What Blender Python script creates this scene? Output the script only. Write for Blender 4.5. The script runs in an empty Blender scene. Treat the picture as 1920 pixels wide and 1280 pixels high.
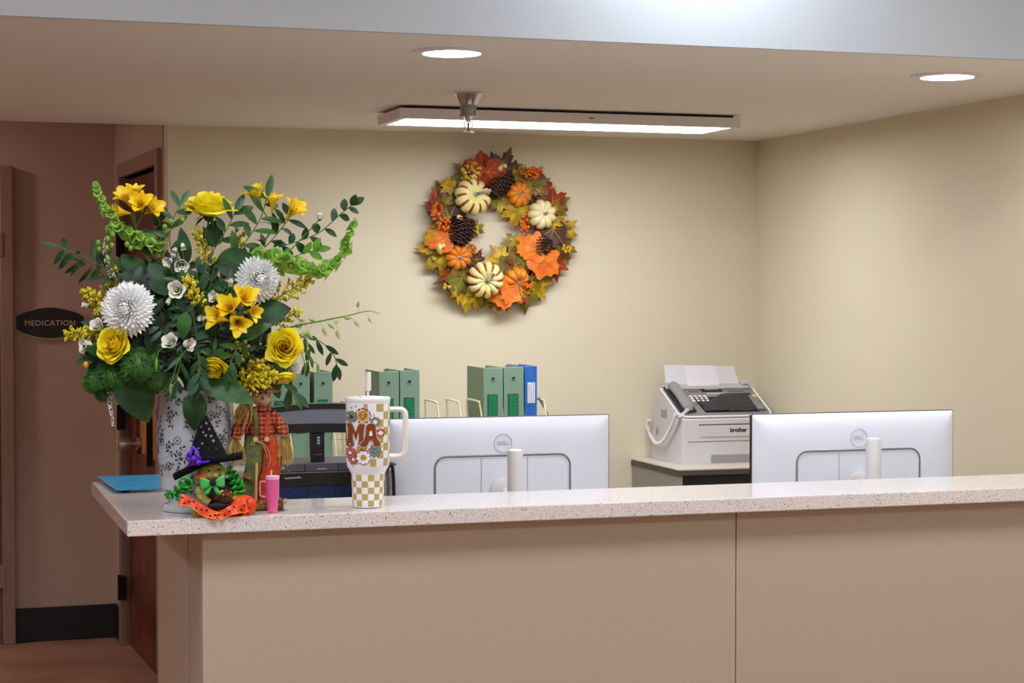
import bpy, math, random
from mathutils import Vector, Matrix, geometry
random.seed(7)
PI = math.pi
sc = bpy.context.scene
COL = sc.collection
# ------------------------------------------------------------------ camera
EYE = Vector((0, 0, 1.55)); YAW = math.radians(17.8); PIT = math.atan(96/3500); FPX = 3500.0
cam_d = bpy.data.cameras.new('camera'); cam = bpy.data.objects.new('camera', cam_d); COL.objects.link(cam)
cam.location = EYE; cam.rotation_euler = (PI/2-PIT, 0, -YAW)
cam_d.sensor_width = 36; cam_d.lens = FPX/1920*36; cam_d.clip_start = .05
sc.camera = cam
# ------------------------------------------------------------------ light and exposure
w = bpy.data.worlds.new('world'); sc.world = w; w.use_nodes = True
w.node_tree.nodes['Background'].inputs[0].default_value = (.75, .82, 1, 1)
w.node_tree.nodes['Background'].inputs[1].default_value = .05
sc.view_settings.view_transform = 'Standard'; sc.view_settings.look = 'None'
sc.view_settings.gamma = 1; sc.view_settings.use_curve_mapping = False
sc.view_settings.exposure = 0.25
L_PANEL, L_DOWN, L_LOBBY, L_WASH, L_COR = 21.5, 45.0, 22.5, 190.0, 130.0

def at(u, v, x=None, y=None, z=None):
    "the point of a plane x=, y= or z= that shows at pixel u, v of the 1920 frame"
    F = Vector((math.sin(YAW)*math.cos(PIT), math.cos(YAW)*math.cos(PIT), -math.sin(PIT)))
    U = Vector((math.sin(YAW)*math.sin(PIT), math.cos(YAW)*math.sin(PIT), math.cos(PIT)))
    R = Vector((math.cos(YAW), -math.sin(YAW), 0))
    d = F + R*((u-960)/FPX) - U*((v-640)/FPX)
    if x is not None: k = (x-EYE.x)/d.x
    elif y is not None: k = (y-EYE.y)/d.y
    else: k = (z-EYE.z)/d.z
    return EYE + d*k
RT = Vector((math.cos(YAW), -math.sin(YAW), 0)); FW = Vector((math.sin(YAW), math.cos(YAW), 0)); ZU = Vector((0, 0, 1))
def rfu(r, f, u): return (RT*r - FW*f + ZU*u).normalized()

# ------------------------------------------------------------------ materials
def lin(c):
    o = []
    for k in c:
        k = k/255.0
        o.append(k/12.92 if k <= .04045 else ((k+.055)/1.055)**2.4)
    return (o[0], o[1], o[2], 1)
MATS = {}
def mat(name, c, rough=.6, metal=0.0, c2=None, scale=8.0, lo=.4, hi=.6, bump=0.0, bscale=60.0, spec=.5, trans=0.0, sheen=0.0, emit=0.0, coat=0.0, detail=4.0, sub=0.0):
    if name in MATS: return MATS[name]
    m = bpy.data.materials.new(name); m.use_nodes = True
    nt = m.node_tree; b = nt.nodes['Principled BSDF']
    b.inputs['Base Color'].default_value = lin(c)
    b.inputs['Roughness'].default_value = rough; b.inputs['Metallic'].default_value = metal
    b.inputs['Specular IOR Level'].default_value = spec
    if coat: b.inputs['Coat Weight'].default_value = coat; b.inputs['Coat Roughness'].default_value = .08
    if sheen: b.inputs['Sheen Weight'].default_value = sheen
    if emit:
        b.inputs['Emission Color'].default_value = lin(c); b.inputs['Emission Strength'].default_value = emit
    tc = nt.nodes.new('ShaderNodeTexCoord')
    if c2 is not None:
        n = nt.nodes.new('ShaderNodeTexNoise'); n.inputs['Scale'].default_value = scale; n.inputs['Detail'].default_value = detail
        nt.links.new(tc.outputs['Object'], n.inputs['Vector'])
        r = nt.nodes.new('ShaderNodeValToRGB'); r.color_ramp.elements[0].position = lo; r.color_ramp.elements[1].position = hi
        r.color_ramp.elements[0].color = lin(c); r.color_ramp.elements[1].color = lin(c2)
        nt.links.new(n.outputs['Fac'], r.inputs['Fac']); nt.links.new(r.outputs['Color'], b.inputs['Base Color'])
    if bump:
        n2 = nt.nodes.new('ShaderNodeTexNoise'); n2.inputs['Scale'].default_value = bscale; n2.inputs['Detail'].default_value = 3
        nt.links.new(tc.outputs['Object'], n2.inputs['Vector'])
        bp = nt.nodes.new('ShaderNodeBump'); bp.inputs['Strength'].default_value = bump; bp.inputs['Distance'].default_value = .01
        nt.links.new(n2.outputs['Fac'], bp.inputs['Height']); nt.links.new(bp.outputs['Normal'], b.inputs['Normal'])
    if trans:
        t = nt.nodes.new('ShaderNodeBsdfTranslucent'); mx = nt.nodes.new('ShaderNodeMixShader'); mx.inputs[0].default_value = trans
        src = b.inputs['Base Color']
        if src.is_linked: nt.links.new(src.links[0].from_socket, t.inputs[0])
        else: t.inputs[0].default_value = lin(c)
        out = nt.nodes['Material Output']
        nt.links.new(b.outputs[0], mx.inputs[1]); nt.links.new(t.outputs[0], mx.inputs[2]); nt.links.new(mx.outputs[0], out.inputs[0])
    MATS[name] = m
    return m
def terrazzo():
    m = mat('speckled_stone', (203, 192, 186), .2, spec=.6, coat=.3)
    nt = m.node_tree; b = nt.nodes['Principled BSDF']; tc = nt.nodes.new('ShaderNodeTexCoord')
    def speck(scale, thr, rnd):
        v = nt.nodes.new('ShaderNodeTexVoronoi'); v.inputs['Scale'].default_value = scale
        nt.links.new(tc.outputs['Object'], v.inputs['Vector'])
        lt = nt.nodes.new('ShaderNodeMath'); lt.operation = 'LESS_THAN'; lt.inputs[1].default_value = thr
        nt.links.new(v.outputs['Distance'], lt.inputs[0])
        sp = nt.nodes.new('ShaderNodeSeparateColor'); nt.links.new(v.outputs['Color'], sp.inputs[0])
        g = nt.nodes.new('ShaderNodeMath'); g.operation = 'LESS_THAN'; g.inputs[1].default_value = rnd
        nt.links.new(sp.outputs[0], g.inputs[0])
        mu = nt.nodes.new('ShaderNodeMath'); mu.operation = 'MULTIPLY'
        nt.links.new(lt.outputs[0], mu.inputs[0]); nt.links.new(g.outputs[0], mu.inputs[1])
        return mu.outputs[0]
    n = nt.nodes.new('ShaderNodeTexNoise'); n.inputs['Scale'].default_value = 260; n.inputs['Detail'].default_value = 2
    nt.links.new(tc.outputs['Object'], n.inputs['Vector'])
    r = nt.nodes.new('ShaderNodeValToRGB'); r.color_ramp.elements[0].position = .38; r.color_ramp.elements[1].position = .62
    r.color_ramp.elements[0].color = lin((214, 203, 198)); r.color_ramp.elements[1].color = lin((238, 230, 225))
    nt.links.new(n.outputs['Fac'], r.inputs['Fac'])
    cur = r.outputs['Color']
    for s, t, q, c in ((330, .3, .25, (150, 134, 126)), (200, .26, .14, (56, 48, 46)), (240, .28, .25, (245, 240, 236))):
        mx = nt.nodes.new('ShaderNodeMix'); mx.data_type = 'RGBA'
        nt.links.new(speck(s, t, q), mx.inputs[0]); nt.links.new(cur, mx.inputs[6]); mx.inputs[7].default_value = lin(c)
        cur = mx.outputs[2]
    nt.links.new(cur, b.inputs['Base Color'])
    return m
def plaid():
    m = mat('red_plaid', (150, 40, 25), .85)
    nt = m.node_tree; b = nt.nodes['Principled BSDF']; tc = nt.nodes.new('ShaderNodeTexCoord')
    cur = None
    base = lin((158, 44, 28))
    for ax, c in ((0, (225, 120, 70)), (2, (228, 150, 90)), (0, (84, 16, 14)), (2, (84, 16, 14))):
        w_ = nt.nodes.new('ShaderNodeTexWave'); w_.bands_direction = 'XYZ'[ax]; w_.inputs['Scale'].default_value = 32 if c[0] > 200 else 16
        nt.links.new(tc.outputs['Object'], w_.inputs['Vector'])
        lt = nt.nodes.new('ShaderNodeMath'); lt.operation = 'GREATER_THAN'; lt.inputs[1].default_value = .88 if c[0] > 200 else .72
        nt.links.new(w_.outputs['Fac'], lt.inputs[0])
        fc = nt.nodes.new('ShaderNodeMath'); fc.operation = 'MULTIPLY'; fc.inputs[1].default_value = .55
        nt.links.new(lt.outputs[0], fc.inputs[0])
        mx = nt.nodes.new('ShaderNodeMix'); mx.data_type = 'RGBA'
        nt.links.new(fc.outputs[0], mx.inputs[0])
        if cur is None: mx.inputs[6].default_value = base
        else: nt.links.new(cur, mx.inputs[6])
        mx.inputs[7].default_value = lin(c); cur = mx.outputs[2]
    nt.links.new(cur, b.inputs['Base Color'])
    return m

# ------------------------------------------------------------------ mesh helpers
def frame(d, up=None):
    "matrix whose Z axis is d"
    d = Vector(d).normalized()
    up = Vector(up) if up is not None else (Vector((0, 0, 1)) if abs(d.z) < .95 else Vector((0, 1, 0)))
    x = up.cross(d)
    if x.length < 1e-5: x = Vector((1, 0, 0)).cross(d)
    x.normalize(); y = d.cross(x)
    return Matrix((x, y, d)).transposed().to_4x4()
def TR(p, d=None, up=None, s=1.0):
    M = Matrix.Translation(Vector(p))
    if d is not None: M = M @ frame(d, up)
    return M @ Matrix.Scale(s, 4)
def basis(x, y, z, o):
    return Matrix(((x[0], y[0], z[0], o[0]), (x[1], y[1], z[1], o[1]), (x[2], y[2], z[2], o[2]), (0, 0, 0, 1)))
def mw(o):
    m = Matrix.Identity(4)
    while o: m = o.matrix_basis @ m; o = o.parent
    return m
class MB:
    def __init__(s): s.v = []; s.f = []; s.m = []
    def add(s, vs, fs, mi=0, M=None):
        o = len(s.v)
        s.v += [(M @ Vector(v)) if M is not None else Vector(v) for v in vs]
        s.f += [tuple(o+i for i in f) for f in fs]
        s.m += ([mi]*len(fs) if isinstance(mi, int) else list(mi))
        return s
    def box(s, c, size, mi=0, M=None):
        x, y, z = [k/2 for k in size]
        vs = [(c[0]+a*x, c[1]+b*y, c[2]+d*z) for a in (-1, 1) for b in (-1, 1) for d in (-1, 1)]
        return s.add(vs, [(0, 1, 3, 2), (4, 6, 7, 5), (0, 4, 5, 1), (2, 3, 7, 6), (0, 2, 6, 4), (1, 5, 7, 3)], mi, M)
    def box2(s, a, b, mi=0, M=None):
        return s.box([(a[i]+b[i])/2 for i in range(3)], [abs(b[i]-a[i]) for i in range(3)], mi, M)
    def lathe(s, prof, n=32, mi=0, M=None, rf=None, cap=(True, True)):
        vs, fs = [], []
        for i, (r, z) in enumerate(prof):
            for j in range(n):
                a = 2*PI*j/n; k = rf(a, i/(len(prof)-1)) if rf else 1
                vs.append((r*k*math.cos(a), r*k*math.sin(a), z))
        mm = []
        for i in range(len(prof)-1):
            for j in range(n):
                fs.append((i*n+j, i*n+(j+1) % n, (i+1)*n+(j+1) % n, (i+1)*n+j)); mm.append(mi(i, j) if callable(mi) else mi)
        m0 = mi(0, 0) if callable(mi) else mi
        if cap[0]: fs.append(tuple(reversed(range(n)))); mm.append(m0)
        if cap[1]: fs.append(tuple((len(prof)-1)*n+j for j in range(n))); mm.append(m0)
        return s.add(vs, fs, mm, M)
    def tube(s, pts, r, n=8, mi=0, cap=True, closed=False, flat=1.0, M=None):
        pts = [Vector(p) for p in pts]; k = len(pts)
        if not isinstance(r, (list, tuple)): r = [r]*k
        vs, fs = [], []
        t0 = (pts[1]-pts[0]).normalized()
        up = Vector((0, 0, 1)) if abs(t0.z) < .9 else Vector((1, 0, 0))
        nrm = (up - t0*up.dot(t0)).normalized()
        for i, p in enumerate(pts):
            if closed: t = pts[(i+1) % k]-pts[i-1]
            else: t = pts[min(i+1, k-1)]-pts[max(i-1, 0)]
            if t.length < 1e-9: t = t0
            t = t.normalized()
            nrm = nrm - t*nrm.dot(t)
            if nrm.length < 1e-6: nrm = t.orthogonal()
            nrm = nrm.normalized()
            b = t.cross(nrm)
            for j in range(n):
                a = 2*PI*j/n
                vs.append(p + (nrm*math.cos(a) + b*math.sin(a)*flat)*r[i])
        for i in range(k if closed else k-1):
            i2 = (i+1) % k
            for j in range(n):
                fs.append((i*n+j, i*n+(j+1) % n, i2*n+(j+1) % n, i2*n+j))
        if cap and not closed:
            fs.append(tuple(reversed(range(n)))); fs.append(tuple((k-1)*n+j for j in range(n)))
        return s.add(vs, fs, mi, M)
    def ell(s, c, rad, mi=0, M=None, nu=14, nv=8, fn=None):
        if not isinstance(rad, (list, tuple)): rad = (rad,)*3
        vs, fs = [(c[0], c[1], c[2]-rad[2])], []
        for i in range(1, nv):
            p = -PI/2+PI*i/nv
            for j in range(nu):
                a = 2*PI*j/nu; k = fn(a, p) if fn else 1
                vs.append((c[0]+rad[0]*k*math.cos(p)*math.cos(a), c[1]+rad[1]*k*math.cos(p)*math.sin(a), c[2]+rad[2]*math.sin(p)*(k if fn else 1)))
        vs.append((c[0], c[1], c[2]+rad[2])); e = len(vs)-1
        for j in range(nu):
            fs.append((0, 1+(j+1) % nu, 1+j)); fs.append((e, e-nu+j, e-nu+(j+1) % nu))
        for i in range(nv-2):
            for j in range(nu):
                a = 1+i*nu
                fs.append((a+j, a+(j+1) % nu, a+nu+(j+1) % nu, a+nu+j))
        return s.add(vs, fs, mi, M)
    def prism(s, poly, h0, h1, mi=0, M=None):
        "poly in xy extruded from z=h0 to z=h1"
        n = len(poly)
        vs = [(p[0], p[1], h0) for p in poly]+[(p[0], p[1], h1) for p in poly]
        fs = [(i, (i+1) % n, n+(i+1) % n, n+i) for i in range(n)]
        tri = geometry.tessellate_polygon([[Vector((p[0], p[1], 0)) for p in poly]])
        area = sum(poly[i][0]*poly[(i+1) % n][1]-poly[(i+1) % n][0]*poly[i][1] for i in range(n))
        if area < 0: fs = [tuple(reversed(f)) for f in fs]
        for t in tri:
            a, b, c = [Vector((poly[i][0], poly[i][1])) for i in t]
            cr = (b-a).x*(c-a).y-(b-a).y*(c-a).x
            t = tuple(t) if cr > 0 else tuple(reversed(t))
            fs.append(tuple(n+i for i in t)); fs.append(tuple(reversed(t)))
        return s.add(vs, fs, mi, M)
    def grid(s, nu, nv, fn, mi=0, M=None, wrap=False):
        vs = [fn(i/(nu-1), j/(nv-1)) for i in range(nu) for j in range(nv)]
        fs = [(i*nv+j, (i+1)*nv+j, (i+1)*nv+j+1, i*nv+j+1) for i in range(nu-1) for j in range(nv-1)]
        return s.add(vs, fs, mi, M)
    def leaf(s, p, d, nrm, L, W, mi=0, curl=.3, fold=.25, shape=1.0, n=6):
        "a leaf blade from p along d, face towards nrm"
        d = Vector(d).normalized(); nrm = Vector(nrm); nrm = nrm - d*nrm.dot(d)
        if nrm.length < 1e-4: nrm = d.orthogonal()
        nrm.normalize(); sd = d.cross(nrm); p = Vector(p)
        vs, fs = [], []
        for i in range(n+1):
            t = i/n; a = curl*t
            c = p + d*(L*math.sin(max(a, 1e-6))/max(curl, 1e-6) if abs(curl) > 1e-4 else L*t) - nrm*(L*(1-math.cos(a))/max(abs(curl), 1e-6))
            ww = W/2*math.sin(PI*(t**shape))**.8 if 0 < t < 1 else W*.03
            if t == 1: ww = 0.0002
            vs += [c - sd*ww + nrm*ww*fold, c, c + sd*ww + nrm*ww*fold]
        for i in range(n):
            a = i*3
            fs += [(a, a+1, a+4, a+3), (a+1, a+2, a+5, a+4)]
        return s.add(vs, fs, mi)
    def build(s, name, mats, parent=None, smooth=35, bevel=0, seg=2, world=False, loc=None, sub=0, solid=0):
        me = bpy.data.meshes.new(name)
        vs = s.v
        if world and parent is not None:
            inv = mw(parent).inverted(); vs = [inv @ v for v in vs]
        if loc is not None: vs = [v-Vector(loc) for v in vs]
        me.from_pydata([tuple(v) for v in vs], [], s.f)
        if not isinstance(mats, (list, tuple)): mats = [mats]
        for m in mats: me.materials.append(m)
        if len(mats) > 1: me.polygons.foreach_set('material_index', s.m)
        if smooth:
            me.polygons.foreach_set('use_smooth', [True]*len(s.f))
            me.set_sharp_from_angle(angle=math.radians(smooth))
        me.update()
        o = bpy.data.objects.new(name, me); COL.objects.link(o)
        if parent is not None: o.parent = parent
        if loc is not None: o.location = loc
        if solid:
            md = o.modifiers.new('s', 'SOLIDIFY'); md.thickness = solid; md.offset = 0
        if bevel:
            md = o.modifiers.new('b', 'BEVEL'); md.width = bevel; md.segments = seg; md.limit_method = 'ANGLE'; md.angle_limit = math.radians(40)
            md.harden_normals = False
        if sub:
            md = o.modifiers.new('u', 'SUBSURF'); md.levels = sub; md.render_levels = sub
        return o
def tag(o, label=None, cat=None, group=None, kind=None):
    if label: o['label'] = label
    if cat: o['category'] = cat
    if group: o['group'] = group
    if kind: o['kind'] = kind
    return o
def thing(name, label, cat, loc=(0, 0, 0), rz=0.0, group=None):
    e = bpy.data.objects.new(name, None); COL.objects.link(e); e.empty_display_size = .05
    e.location = loc; e.rotation_euler = (0, 0, rz)
    return tag(e, label, cat, group)
def struct(name, mb, m, parent=None, **k):
    o = mb.build(name, m, parent, **k)
    if parent is None: o['kind'] = 'structure'
    return o
def bx(a, b): return MB().box2(a, b)
def text_mb(txt, size, depth=.0, mi=0, M=None, mb=None, align='CENTER', spacing=1.0, bold=0.0):
    cu = bpy.data.curves.new('t', 'FONT'); cu.body = txt; cu.size = size; cu.extrude = depth; cu.align_x = align; cu.align_y = 'CENTER'
    cu.space_character = spacing; cu.offset = bold; cu.resolution_u = 3
    ob = bpy.data.objects.new('t', cu)
    me = bpy.data.meshes.new_from_object(ob)
    mb = mb or MB()
    mb.add([v.co.copy() for v in me.vertices], [tuple(p.vertices) for p in me.polygons], mi, M)
    bpy.data.objects.remove(ob); bpy.data.curves.remove(cu); bpy.data.meshes.remove(me)
    return mb
def catmull(P, n=8):
    P = [Vector(p) for p in P]; out = []
    for i in range(len(P)-1):
        a, b, c, d = P[max(i-1, 0)], P[i], P[i+1], P[min(i+2, len(P)-1)]
        for k in range(n):
            t = k/n
            out.append(.5*((2*b)+(c-a)*t+(2*a-5*b+4*c-d)*t*t+(3*b-a-3*c+d)*t**3))
    out.append(P[-1]); return out
U = random.uniform
# ------------------------------------------------------------------ the room
YB, XR, ZC = 7.1, 3.35, 2.17          # back wall, right wall, lowered ceiling
XL, YM, YS = .92, 8.46, 4.38          # end of back wall, corridor wall, soffit face
ZL, ZCOR = 2.75, 2.4
m_wall = mat('cream_wall_paint', (222, 212, 184), .75, bump=.05, bscale=220)
m_cor = mat('taupe_wall_paint', (190, 166, 152), .75, bump=.05, bscale=220)
m_ceil = mat('ceiling_paint', (234, 230, 220), .85, bump=.05, bscale=160)
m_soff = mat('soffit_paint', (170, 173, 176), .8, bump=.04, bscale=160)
m_floor = mat('red_brown_vinyl_floor', (164, 124, 104), .4, c2=(146, 106, 88), scale=3, bump=.03)
m_base = mat('black_rubber_base', (16, 20, 24), .5)
m_frame = mat('taupe_door_frame', (150, 118, 104), .45)
m_leaf = mat('red_brown_door', (112, 50, 34), .4, c2=(84, 34, 24), scale=5)
m_steel = mat('brushed_steel', (190, 186, 180), .3, 1.0)
m_dark = mat('dark_metal', (34, 30, 30), .4, .6)

struct('floor', bx((-3, -3, -.1), (3.45, 9.2, 0)), m_floor)
struct('wall_back', bx((XL, YB, 0), (XR+.1, YB+.12, ZCOR)), m_wall)
struct('wall_right', bx((XR, -3, 0), (XR+.1, YB, ZL)), m_wall)
struct('wall_corridor_end', bx((-3, YM, 0), (XL+.02, YM+.1, ZCOR)), m_cor)
# corridor side wall with the door opening
DY0, DY1, DH = 7.30, 8.22, 2.035
wb = MB().box2((XL, YB+.12, 0), (XL+.12, DY0, ZCOR)).box2((XL, DY1, 0), (XL+.12, YM+.06, ZCOR)).box2((XL, DY0, DH), (XL+.12, DY1, ZCOR))
RZS = math.radians(2.5); MROT = Matrix.Translation((XL, YB, 0)) @ Matrix.Rotation(RZS, 4, 'Z') @ Matrix.Translation((-XL, -YB, 0))
def rot(mb): mb.v = [MROT @ v for v in mb.v]; return mb
struct('wall_corridor_side', rot(wb), m_cor)
struct('wall_left', bx((-3.1, -3, 0), (-3, 9.2, ZL)), m_cor)
struct('wall_front', bx((-3, -3.1, 0), (3.45, -3, ZL)), m_wall)
struct('ceiling', bx((-3, -3, ZL), (3.45, YS, ZL+.1)), m_ceil)
struct('ceiling_corridor', bx((-3, YB+.01, ZCOR), (3.45, 9.2, ZCOR+.1)), m_ceil)
# dropped soffit: underside and its painted front face
struct('ceiling_lowered', bx((-3, YS, ZC), (XR, YB, ZC+.08)), m_ceil)
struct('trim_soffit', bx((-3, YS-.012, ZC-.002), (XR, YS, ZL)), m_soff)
struct('wall_above_soffit', bx((-3, YB-.02, ZC+.08), (XL, YB, ZCOR+.1)), m_cor)
XD2 = at(26, 700, y=YM-.03).x   # right edge of the medication door frame
# baseboards of the corridor
struct('baseboard_corridor_end', bx((XD2, YM-.012, 0), (XL-.05, YM, .15)), m_base, bevel=.002)
struct('baseboard_corridor_side', rot(MB().box2((XL-.012, DY1+.07, 0), (XL, YM-.012, .15)).box2((XL-.012, YB+.02, 0), (XL, DY0-.07, .15))), m_base)
# side door: frame, leaf, window, knob, hinges
fr = MB()
for y in (DY0-.06, DY1): fr.box2((XL-.02, y, 0), (XL+.13, y+.06, DH+.06))
fr.box2((XL-.02, DY0, DH), (XL+.13, DY1, DH+.06))
struct('trim_1', rot(fr), m_frame, bevel=.003)
door = bpy.data.objects.new('door_1', None); COL.objects.link(door); door.location = MROT @ Vector((XL, DY0, 0)); door.rotation_euler = (0, 0, RZS); door['kind'] = 'structure'
lf = MB().box2((.02, .008, .01), (.06, DY1-DY0-.008, .86)).box2((.02, .008, 1.13), (.06, DY1-DY0-.008, DH-.01))
lf.box2((.02, .008, .86), (.06, .16, 1.13)).box2((.02, .72, .86), (.06, DY1-DY0-.008, 1.13))
lf.build('door_leaf', m_leaf, door)
MB().box2((.035, .16, .86), (.045, .72, 1.13)).build('door_window', mat('amber_window_light', (196, 138, 74), .45, c2=(168, 108, 56), scale=14), door)  # door window; the light seen through it is put into its amber colour
MB().box2((-.004, .30, .84), (.02, .315, 1.14)).build('dark_strip', m_dark, door)
kn = MB().lathe([(.0, -.012), (.03, -.012), (.03, 0), (.012, .004), (.012, .03), (.03, .034), (.033, .06), (.026, .078), (0, .08)], 24, 0, TR((.02, .70, .90), (-1, 0, 0)))
kn.build('door_knob', m_steel, door)
for z in (.26, 1.0, 1.75):
    MB().box2((-.024, DY1-DY0-.03, z-.05), (.0, DY1-DY0+.02, z+.05)).lathe([(.008, -.055), (.008, .055)], 10, 0, TR((-.026, DY1-DY0-.006, z))).build('hinge', m_dark, door)
# medication room door at the far left
door2 = bpy.data.objects.new('door_2', None); COL.objects.link(door2); door2.location = (XD2-.985, YM, 0); door2['kind'] = 'structure'
MB().box2((.0, -.03, 0), (.92, -.005, 2.03)).build('door_leaf', m_frame, door2)
f2 = MB().box2((.93, -.045, 0), (.985, 0, 2.09)).box2((-.06, -.045, 0), (-.005, 0, 2.09)).box2((-.005, -.045, 2.035), (.93, 0, 2.09))
f2.build('door_frame', m_frame, door2, bevel=.003)
for z in (.3, 1.75): MB().box2((.915, -.05, z-.05), (.94, -.03, z+.05)).build('hinge', m_frame, door2)
# MEDICATION sign
sp = at(94, 605, y=YM-.012)
sg = thing('room_sign', 'dark oval-topped sign reading MEDICATION on the taupe corridor wall', 'sign', (sp.x, YM, sp.z))
def plaque(w_, h_, arch, n=14):
    P = []
    for i in range(n+1):
        x = -w_*.42+w_*.84*i/n; P.append((x, -h_/2*.62-arch*math.cos(PI*(i/n-.5)), 0))
    for i in range(n+1):
        x = w_*.42-w_*.84*i/n; P.append((x, h_/2*.62+arch*math.cos(PI*(i/n-.5)), 0))
    P2 = [(-w_/2, -h_*.2)]+[(p[0], p[1]) for p in P[:n+1]]+[(w_/2, -h_*.2), (w_/2, h_*.2)]+[(p[0], p[1]) for p in P[n+1:]]+[(-w_/2, h_*.2)]
    return P2
MS = basis((1, 0, 0), (0, 0, 1), (0, -1, 0), (0, 0, 0))
MB().prism(plaque(.315, .156, .028), .001, .010, 0, MS).build('sign_border', mat('sign_border', (188, 158, 142), .5), sg, bevel=.0015)
MB().prism(plaque(.290, .132, .026), .010, .0125, 0, MS).build('sign_face', mat('sign_black', (24, 24, 28), .5), sg)
text_mb('MEDICATION', .034, .0004, 0, basis((1, 0, 0), (0, 0, 1), (0, -1, 0), (0, -.0130, -.002)), spacing=1.08).build('sign_lettering', mat('sign_letters', (214, 196, 180), .5), sg, smooth=0)

# ------------------------------------------------------------------ lights of the place, with added unseen ones
def emitter(name, c, e):
    m = bpy.data.materials.new(name); m.use_nodes = True; nt = m.node_tree; nt.nodes.clear()
    o = nt.nodes.new('ShaderNodeOutputMaterial'); n = nt.nodes.new('ShaderNodeEmission'); n.inputs[0].default_value = lin(c); n.inputs[1].default_value = e
    nt.links.new(n.outputs[0], o.inputs[0]); return m
m_white = mat('white_enamel', (226, 220, 218), .45)
m_em_panel = emitter('led_panel_light', (244, 246, 255), L_PANEL)
m_em_down = emitter('downlight_light', (246, 244, 255), L_DOWN)
m_em_lobby = emitter('added_lobby_panel_light', (238, 245, 255), L_LOBBY)
m_em_wash = emitter('lobby_downlight_light', (226, 240, 255), L_WASH)
m_em_cor = emitter('corridor_light', (255, 236, 222), L_COR)
def downlight(p, r, em, name, label, lens=.73):
    t = thing(name, label, 'ceiling light', p)
    MB().lathe([(r*lens, -.001), (r*lens, -.006), (r*.9, -.008), (r, -.003), (r, -.0005)], 40, cap=(False, False)).build('trim_ring', m_white, t)
    MB().lathe([(.001, -.0035), (r*lens, -.0035)], 40, cap=(False, False)).build('lens', em, t)
    return t
p = at(847, 97, z=ZC); downlight((p.x, p.y, ZC), .105, m_em_down, 'recessed_downlight', 'round white recessed downlight in the lowered ceiling above the sprinkler')
p = at(1776, 142, z=ZC); downlight((p.x, p.y, ZC), .105, m_em_down, 'recessed_downlight', 'round white recessed downlight near the right wall, at the end of the lowered ceiling')
downlight((1.89, 4.19, ZL), .12, m_em_wash, 'recessed_downlight', 'cool white downlight in the lobby ceiling just in front of the soffit')
for x in (-2.3, .2, 2.5):  # unseen panels, added to light the counter front and left face
    for y in (.2, 2.9):
        t = thing('added_lobby_light', 'square light panel added to the lobby ceiling out of frame', 'ceiling light', (x, y, ZL), group='added lobby light panels')
        MB().box2((-.32, -.32, -.02), (.32, .32, -.0005)).build('frame', m_white, t)
        MB().box2((-.29, -.29, -.024), (.29, .29, -.021)).build('diffuser', m_em_lobby, t)
downlight((-1.9, 7.8, ZCOR), .12, m_em_cor, 'recessed_downlight', 'warm downlight added far left in the corridor, out of frame')  # unseen lamp, added to brighten the corridor
downlight((-.6, 8.0, ZCOR), .12, m_em_cor, 'recessed_downlight', 'warm corridor downlight above the medication door, out of frame')
# surface mounted LED panel
PX0, PX1, PY0, PY1 = 1.555, 2.80, 6.07, 6.38
pl = thing('led_panel_light', 'long white surface mounted light panel on the lowered ceiling above the wreath', 'ceiling light', ((PX0+PX1)/2, (PY0+PY1)/2, ZC))
hx, hy = (PX1-PX0)/2, (PY1-PY0)/2
MB().box2((-hx+.02, -hy+.02, -.009), (hx-.02, hy-.02, -.0005)).build('mounting_plate', m_dark, pl)
fm = MB()
t_ = .026
fm.box2((-hx, -hy, -.044), (hx, -hy+t_, -.010)).box2((-hx, hy-t_, -.044), (hx, hy, -.010)).box2((-hx, -hy+t_, -.044), (-hx+t_, hy-t_, -.010)).box2((hx-t_, -hy+t_, -.044), (hx, hy-t_, -.010))
fm.box2((-hx+t_, -hy+t_, -.016), (hx-t_, hy-t_, -.010))
fm.build('housing', m_white, pl)
MB().box2((-hx+t_, -hy+t_, -.043), (hx-t_, hy-t_, -.040)).build('diffuser', m_em_panel, pl)
MB().prism([(-.010, 0), (-.003, .006), (-.003, .002), (.010, .002), (.010, -.002), (-.003, -.002), (-.003, -.006)], 0, .0006, 0, basis((1, 0, 0), (0, 0, 1), (0, -1, 0), (.06, -hy-.0002, -.026))).build('arrow_mark', mat('red_mark', (190, 60, 40), .5), pl, smooth=0)
# sprinkler
p = at(878, 174, z=ZC)
sk = thing('fire_sprinkler', 'chrome fire sprinkler head hanging from the lowered ceiling before the light panel', 'sprinkler', (p.x, p.y, ZC))
m_chr = mat('chrome', (205, 208, 210), .12, 1.0)
MB().lathe([(.046, -.0005), (.046, -.004), (.043, -.006), (.028, -.038), (.024, -.042)], 32, cap=(True, True)).build('escutcheon', m_chr, sk)
MB().lathe([(.026, -.040), (.026, -.066), (.028, -.067), (.028, -.074), (.022, -.075)], 28, rf=lambda a, t: 1+.02*math.cos(28*a)).build('collar', mat('knurled_chrome', (150, 152, 150), .35, 1.0), sk)
MB().lathe([(.014, -.074), (.012, -.083), (.006, -.086), (.006, -.092)], 14).tube([(-.004, 0, -.086), (-.014, 0, -.094), (-.012, 0, -.108), (-.003, 0, -.122)], .0022, 6).tube([(.004, 0, -.086), (.014, 0, -.094), (.012, 0, -.108), (.003, 0, -.122)], .0022, 6).lathe([(.003, -.120), (.018, -.123), (.018, -.1245), (.003, -.126)], 16).build('frame_arms', m_chr, sk)
MB().lathe([(.002, -.120), (.0032, -.115), (.0032, -.097), (.002, -.092)], 10).build('glass_bulb', mat('red_glass', (205, 30, 60), .15), sk)

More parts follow.
